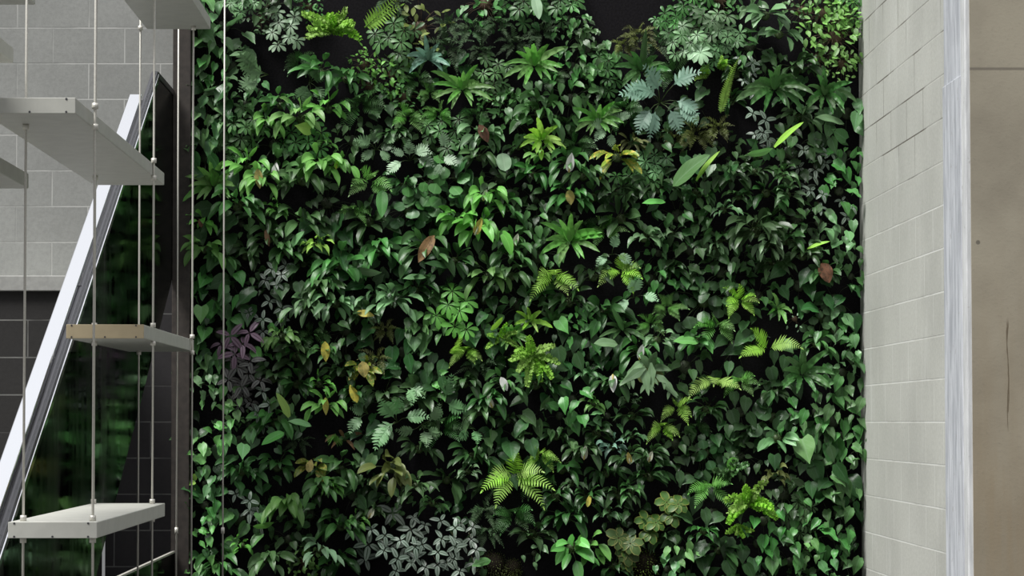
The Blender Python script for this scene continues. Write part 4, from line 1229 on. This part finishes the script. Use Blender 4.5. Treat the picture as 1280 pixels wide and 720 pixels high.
    ('heart', 955, 652, 28, dict(d=.07)), ('heart', 985, 678, 28, dict(args=dict(L=(.6, .85), n=8), d=.07)), ('bigheart', 978, 676, 10, dict(args=dict(leaf='pale', n=2), d=.1)), ('heart', 948, 680, 26, dict(d=.06)), ('bigheart', 942, 710, 15, dict(args=dict(leaf='heart_dark', n=3), d=.07)), ('bigheart', 964, 710, 15, dict(args=dict(leaf='heart', n=3), d=.08)),
    ('heart', 1050, 600, 28, dict(d=.07)), ('heart', 1072, 562, 20, dict(d=.1)), ('heart', 1048, 642, 24, dict(d=.07)), ('heart', 1042, 670, 28, dict(d=.07)), ('heart', 1058, 705, 26, dict(d=.06)), ('heart_b', 1010, 685, 18, dict(d=.08)), ('heart_g', 1030, 710, 24, dict(d=.06)),
    ('arrow', 880, 665, 26, dict(d=.06)), ('agla_d', 900, 690, 30, {}), ('agla', 972, 548, 34, dict(args=dict(leaf='grey', n=8), d=.07)), ('arrow', 968, 595, 26, dict(args=dict(leaf='olive'), d=.05)), ('bigheart', 968, 580, 14, dict(args=dict(leaf='heart_dark', n=3), d=.06)), ('schef_d', 1000, 645, 28, {}), ('heart', 995, 635, 22, dict(d=.05)),
    ('heart_d', 1065, 625, 20, {}), ('heart_d', 1062, 670, 18, dict(d=.03)), ('heart_d', 1030, 555, 28, {}), ('heart', 1055, 545, 24, dict(d=.04)),
]
HOLES = [(330, 62, 40), (400, 62, 30), (760, 12, 44), (830, 5, 30), (545, 0, 22), (345, 452, 16), (690, 385, 22), (1000, 592, 18), (505, 335, 14), (640, 690, 30), (700, 712, 50), (930, 395, 14), (745, 455, 14), (290, 40, 14), (460, 300, 16)]
for q in HERO:
    o = q[4]
    plant(q[0], q[1], q[2], q[3], o.get('rot', 0.), o.get('lb'), o.get('sh'), o.get('extra'), o.get('d', .02), o.get('args'))

# -- the plants between them, kept a little deeper
fr = random.Random(11)
WEIGHTS = [
    (lambda x, y: x < 300, [('heart', 4), ('heart_d', 4), ('peace', 2), ('heart_g', 1)]),
    (lambda x, y: y < 70, [('fine', 3), ('schef_d', 3), ('small_m', 2), ('ivy_d', 3), ('small_p', 1)]),
    (lambda x, y: y > 630 and 440 < x < 620, [('trad', 3), ('ivy_d', 2), ('peace_d', 1)]),
    (lambda x, y: x > 1015, [('heart', 4), ('heart_d', 4), ('heart_g', 1), ('trad', 1)]),
    (lambda x, y: x > 850 and y < 350, [('peace_d', 4), ('ivy_d', 4), ('heart_d', 2), ('arrow_d', 3), ('trad', 1)]),
    (lambda x, y: x > 850, [('heart_d', 5), ('ivy_d', 4), ('heart', 2), ('arrow_d', 2), ('round_d', 1)]),
    (lambda x, y: x > 640 and y > 480, [('arrow_d', 5), ('peace_d', 4), ('ivy_d', 3), ('heart_d', 2)]),
    (lambda x, y: y < 180, [('peace', 2), ('ivy', 3), ('schef_d', 2), ('sword_d', 2), ('peace_d', 2)]),
    (lambda x, y: True, [('peace', 3), ('peace_d', 4), ('heart_d', 2), ('ivy_d', 3), ('ivy', 1), ('sword_d', 1), ('agla_d', 2)]),
]
spots = [(q[2], q[3], q[4]) for q in planted]
fillers = []
for t in range(9000):
    x, y = fr.uniform(246, 1064), fr.uniform(-6, 712)
    if any((x - hx) ** 2 + (y - hy) ** 2 < hr * hr for hx, hy, hr in HOLES):
        continue
    if any((x - a) ** 2 + (y - b) ** 2 < (c * .85) ** 2 for a, b, c in spots):
        continue
    if any((x - a) ** 2 + (y - b) ** 2 < 38 ** 2 for a, b in fillers):
        continue
    fillers.append((x, y))
    for cond, ws in WEIGHTS:
        if cond(x, y):
            tot = sum(b for a, b in ws)
            r_ = fr.uniform(0, tot)
            for a, b in ws:
                r_ -= b
                if r_ <= 0:
                    break
            plant(a, round(x), round(y), fr.uniform(30, 40), fr.uniform(-.35, .35), depth=-.0, rng=fr)
            break
# -- dim undergrowth that clothes the felt in the remaining gaps
under = []
for t in range(6000):
    x, y = fr.uniform(250, 1062), fr.uniform(70, 700)
    if any((x - hx) ** 2 + (y - hy) ** 2 < (hr * .8) ** 2 for hx, hy, hr in HOLES):
        continue
    if any((x - q[2]) ** 2 + (y - q[3]) ** 2 < 27 ** 2 for q in planted):
        continue
    under.append((x, y))
    plant(fr.choice(['ivy_d', 'ivy_d', 'peace_d', 'heart_d', 'sword_d']), round(x), round(y), fr.uniform(24, 31), fr.uniform(-.4, .4), depth=-.02, rng=fr)
print('PLANTS', len(planted), 'fillers', len(fillers))



# ------------------------------------------------------------------ labels: how each plant looks and which easily found plant it stands by
def finish_labels():
    marks = [(q[6], q[2], q[3]) for q in planted if q[6]]
    used = {}

    def dirword(dx, dy):
        ax, ay = abs(dx), abs(dy)
        if ax < .45 * ay:
            return 'just below' if dy > 0 else 'just above'
        if ay < .45 * ax:
            return 'right of' if dx > 0 else 'left of'
        return ('below right of' if dx > 0 else 'below left of') if dy > 0 else ('above right of' if dx > 0 else 'above left of')

    plural = lambda t: t[:-1] + 'ies' if t.endswith(('ly', 'vy')) else t + 's'
    taken = set(q[5] for q in planted if q[5])
    for q in sorted(planted, key=lambda q: min((m[1] - q[2]) ** 2 + (m[2] - q[3]) ** 2 for m in marks)):
        root, kind, px, py, r, label, short = q
        oname = KIND[kind][2]
        desc = KIND[kind][3]
        if not label:
            near = sorted(marks, key=lambda m: (m[1] - px) ** 2 + (m[2] - py) ** 2)
            size = '' if 26 < r < 40 else ('small ' if r <= 26 else 'large ')
            cands = [f'{desc} {dirword(px - m[1], py - m[2])} the {m[0]}' for m in near[:2]]
            cands += [f'{desc} between the {near[i][0]} and the {near[j][0]}' for i, j in ((0, 1), (0, 2), (1, 2), (0, 3), (1, 3), (2, 3), (0, 4), (1, 4))]
            cands += [f'{w}{c}' for w in ('small ', 'large ') if w == size for c in cands]
            cands += [f'{desc} second along {dirword(px - m[1], py - m[2])} the {m[0]}' for m in near[:4]]
            cands += [f'{desc} {dirword(px - m[1], py - m[2])} the {m[0]}, near the {k[0]}' for m in near[:4] for k in near[:6] if k is not m]
            for c in cands:
                if c not in taken and len(c.replace('-', ' ').split()) <= 16:
                    label = c
                    break
            else:
                label = cands[0]
            taken.add(label)
        label = label.replace('-', ' ') if len(label.split()) > 16 else label
        tag(root, label, CAT.get(oname, 'plant'), plural(oname.replace('_', ' ')) + ' in the planted wall')


finish_labels()

# ------------------------------------------------------------------ light, sky, camera
wd = bpy.data.worlds.new('overcast_sky')
bpy.context.scene.world = wd
wd.use_nodes = True
nt = wd.node_tree
w = NT(nt)
bg = nt.nodes['Background']
gen = w.n('TexCoord').outputs['Generated']
sx = w.n('SeparateXYZ')
w.put(sx.inputs[0], gen)
f = w.step(sx.outputs[2], .25, .92)
w.put(bg.inputs[0], w.mix(f, (.48, .485, .49), (2.3, 2.33, 2.4)))
bg.inputs[1].default_value = 0.46


def sun(name, direction, strength, angle, col):
    l = bpy.data.lights.new(name, 'SUN')
    l.energy = strength
    l.angle = math.radians(angle)
    l.color = col
    o = bpy.data.objects.new(name, l)
    C.objects.link(o)
    o.rotation_euler = Vector(direction).to_track_quat('-Z', 'Y').to_euler()
    return o


sun('daylight', (.62, .40, -1.25), 5.4, 22, (1.0, .99, .96))

cam = bpy.data.cameras.new('camera')
co = bpy.data.objects.new('camera', cam)
C.objects.link(co)
co.location = EYE
co.rotation_euler = (PI / 2 + PITCH, 0, 0)
cam.sensor_width = 36
cam.lens = 36 * F / 1280
cam.shift_x = (640 - PPX) / 1280
cam.shift_y = -(360 - PPY) / 1280
cam.clip_end = 200
sc = bpy.context.scene
sc.camera = co
sc.view_settings.view_transform = 'Standard'
sc.view_settings.look = 'None'
sc.view_settings.gamma = 1
sc.view_settings.use_curve_mapping = False
sc.view_settings.exposure = 0.0
sc.cycles.max_bounces = 6
sc.cycles.transparent_max_bounces = 12
sc.cycles.use_denoising = True
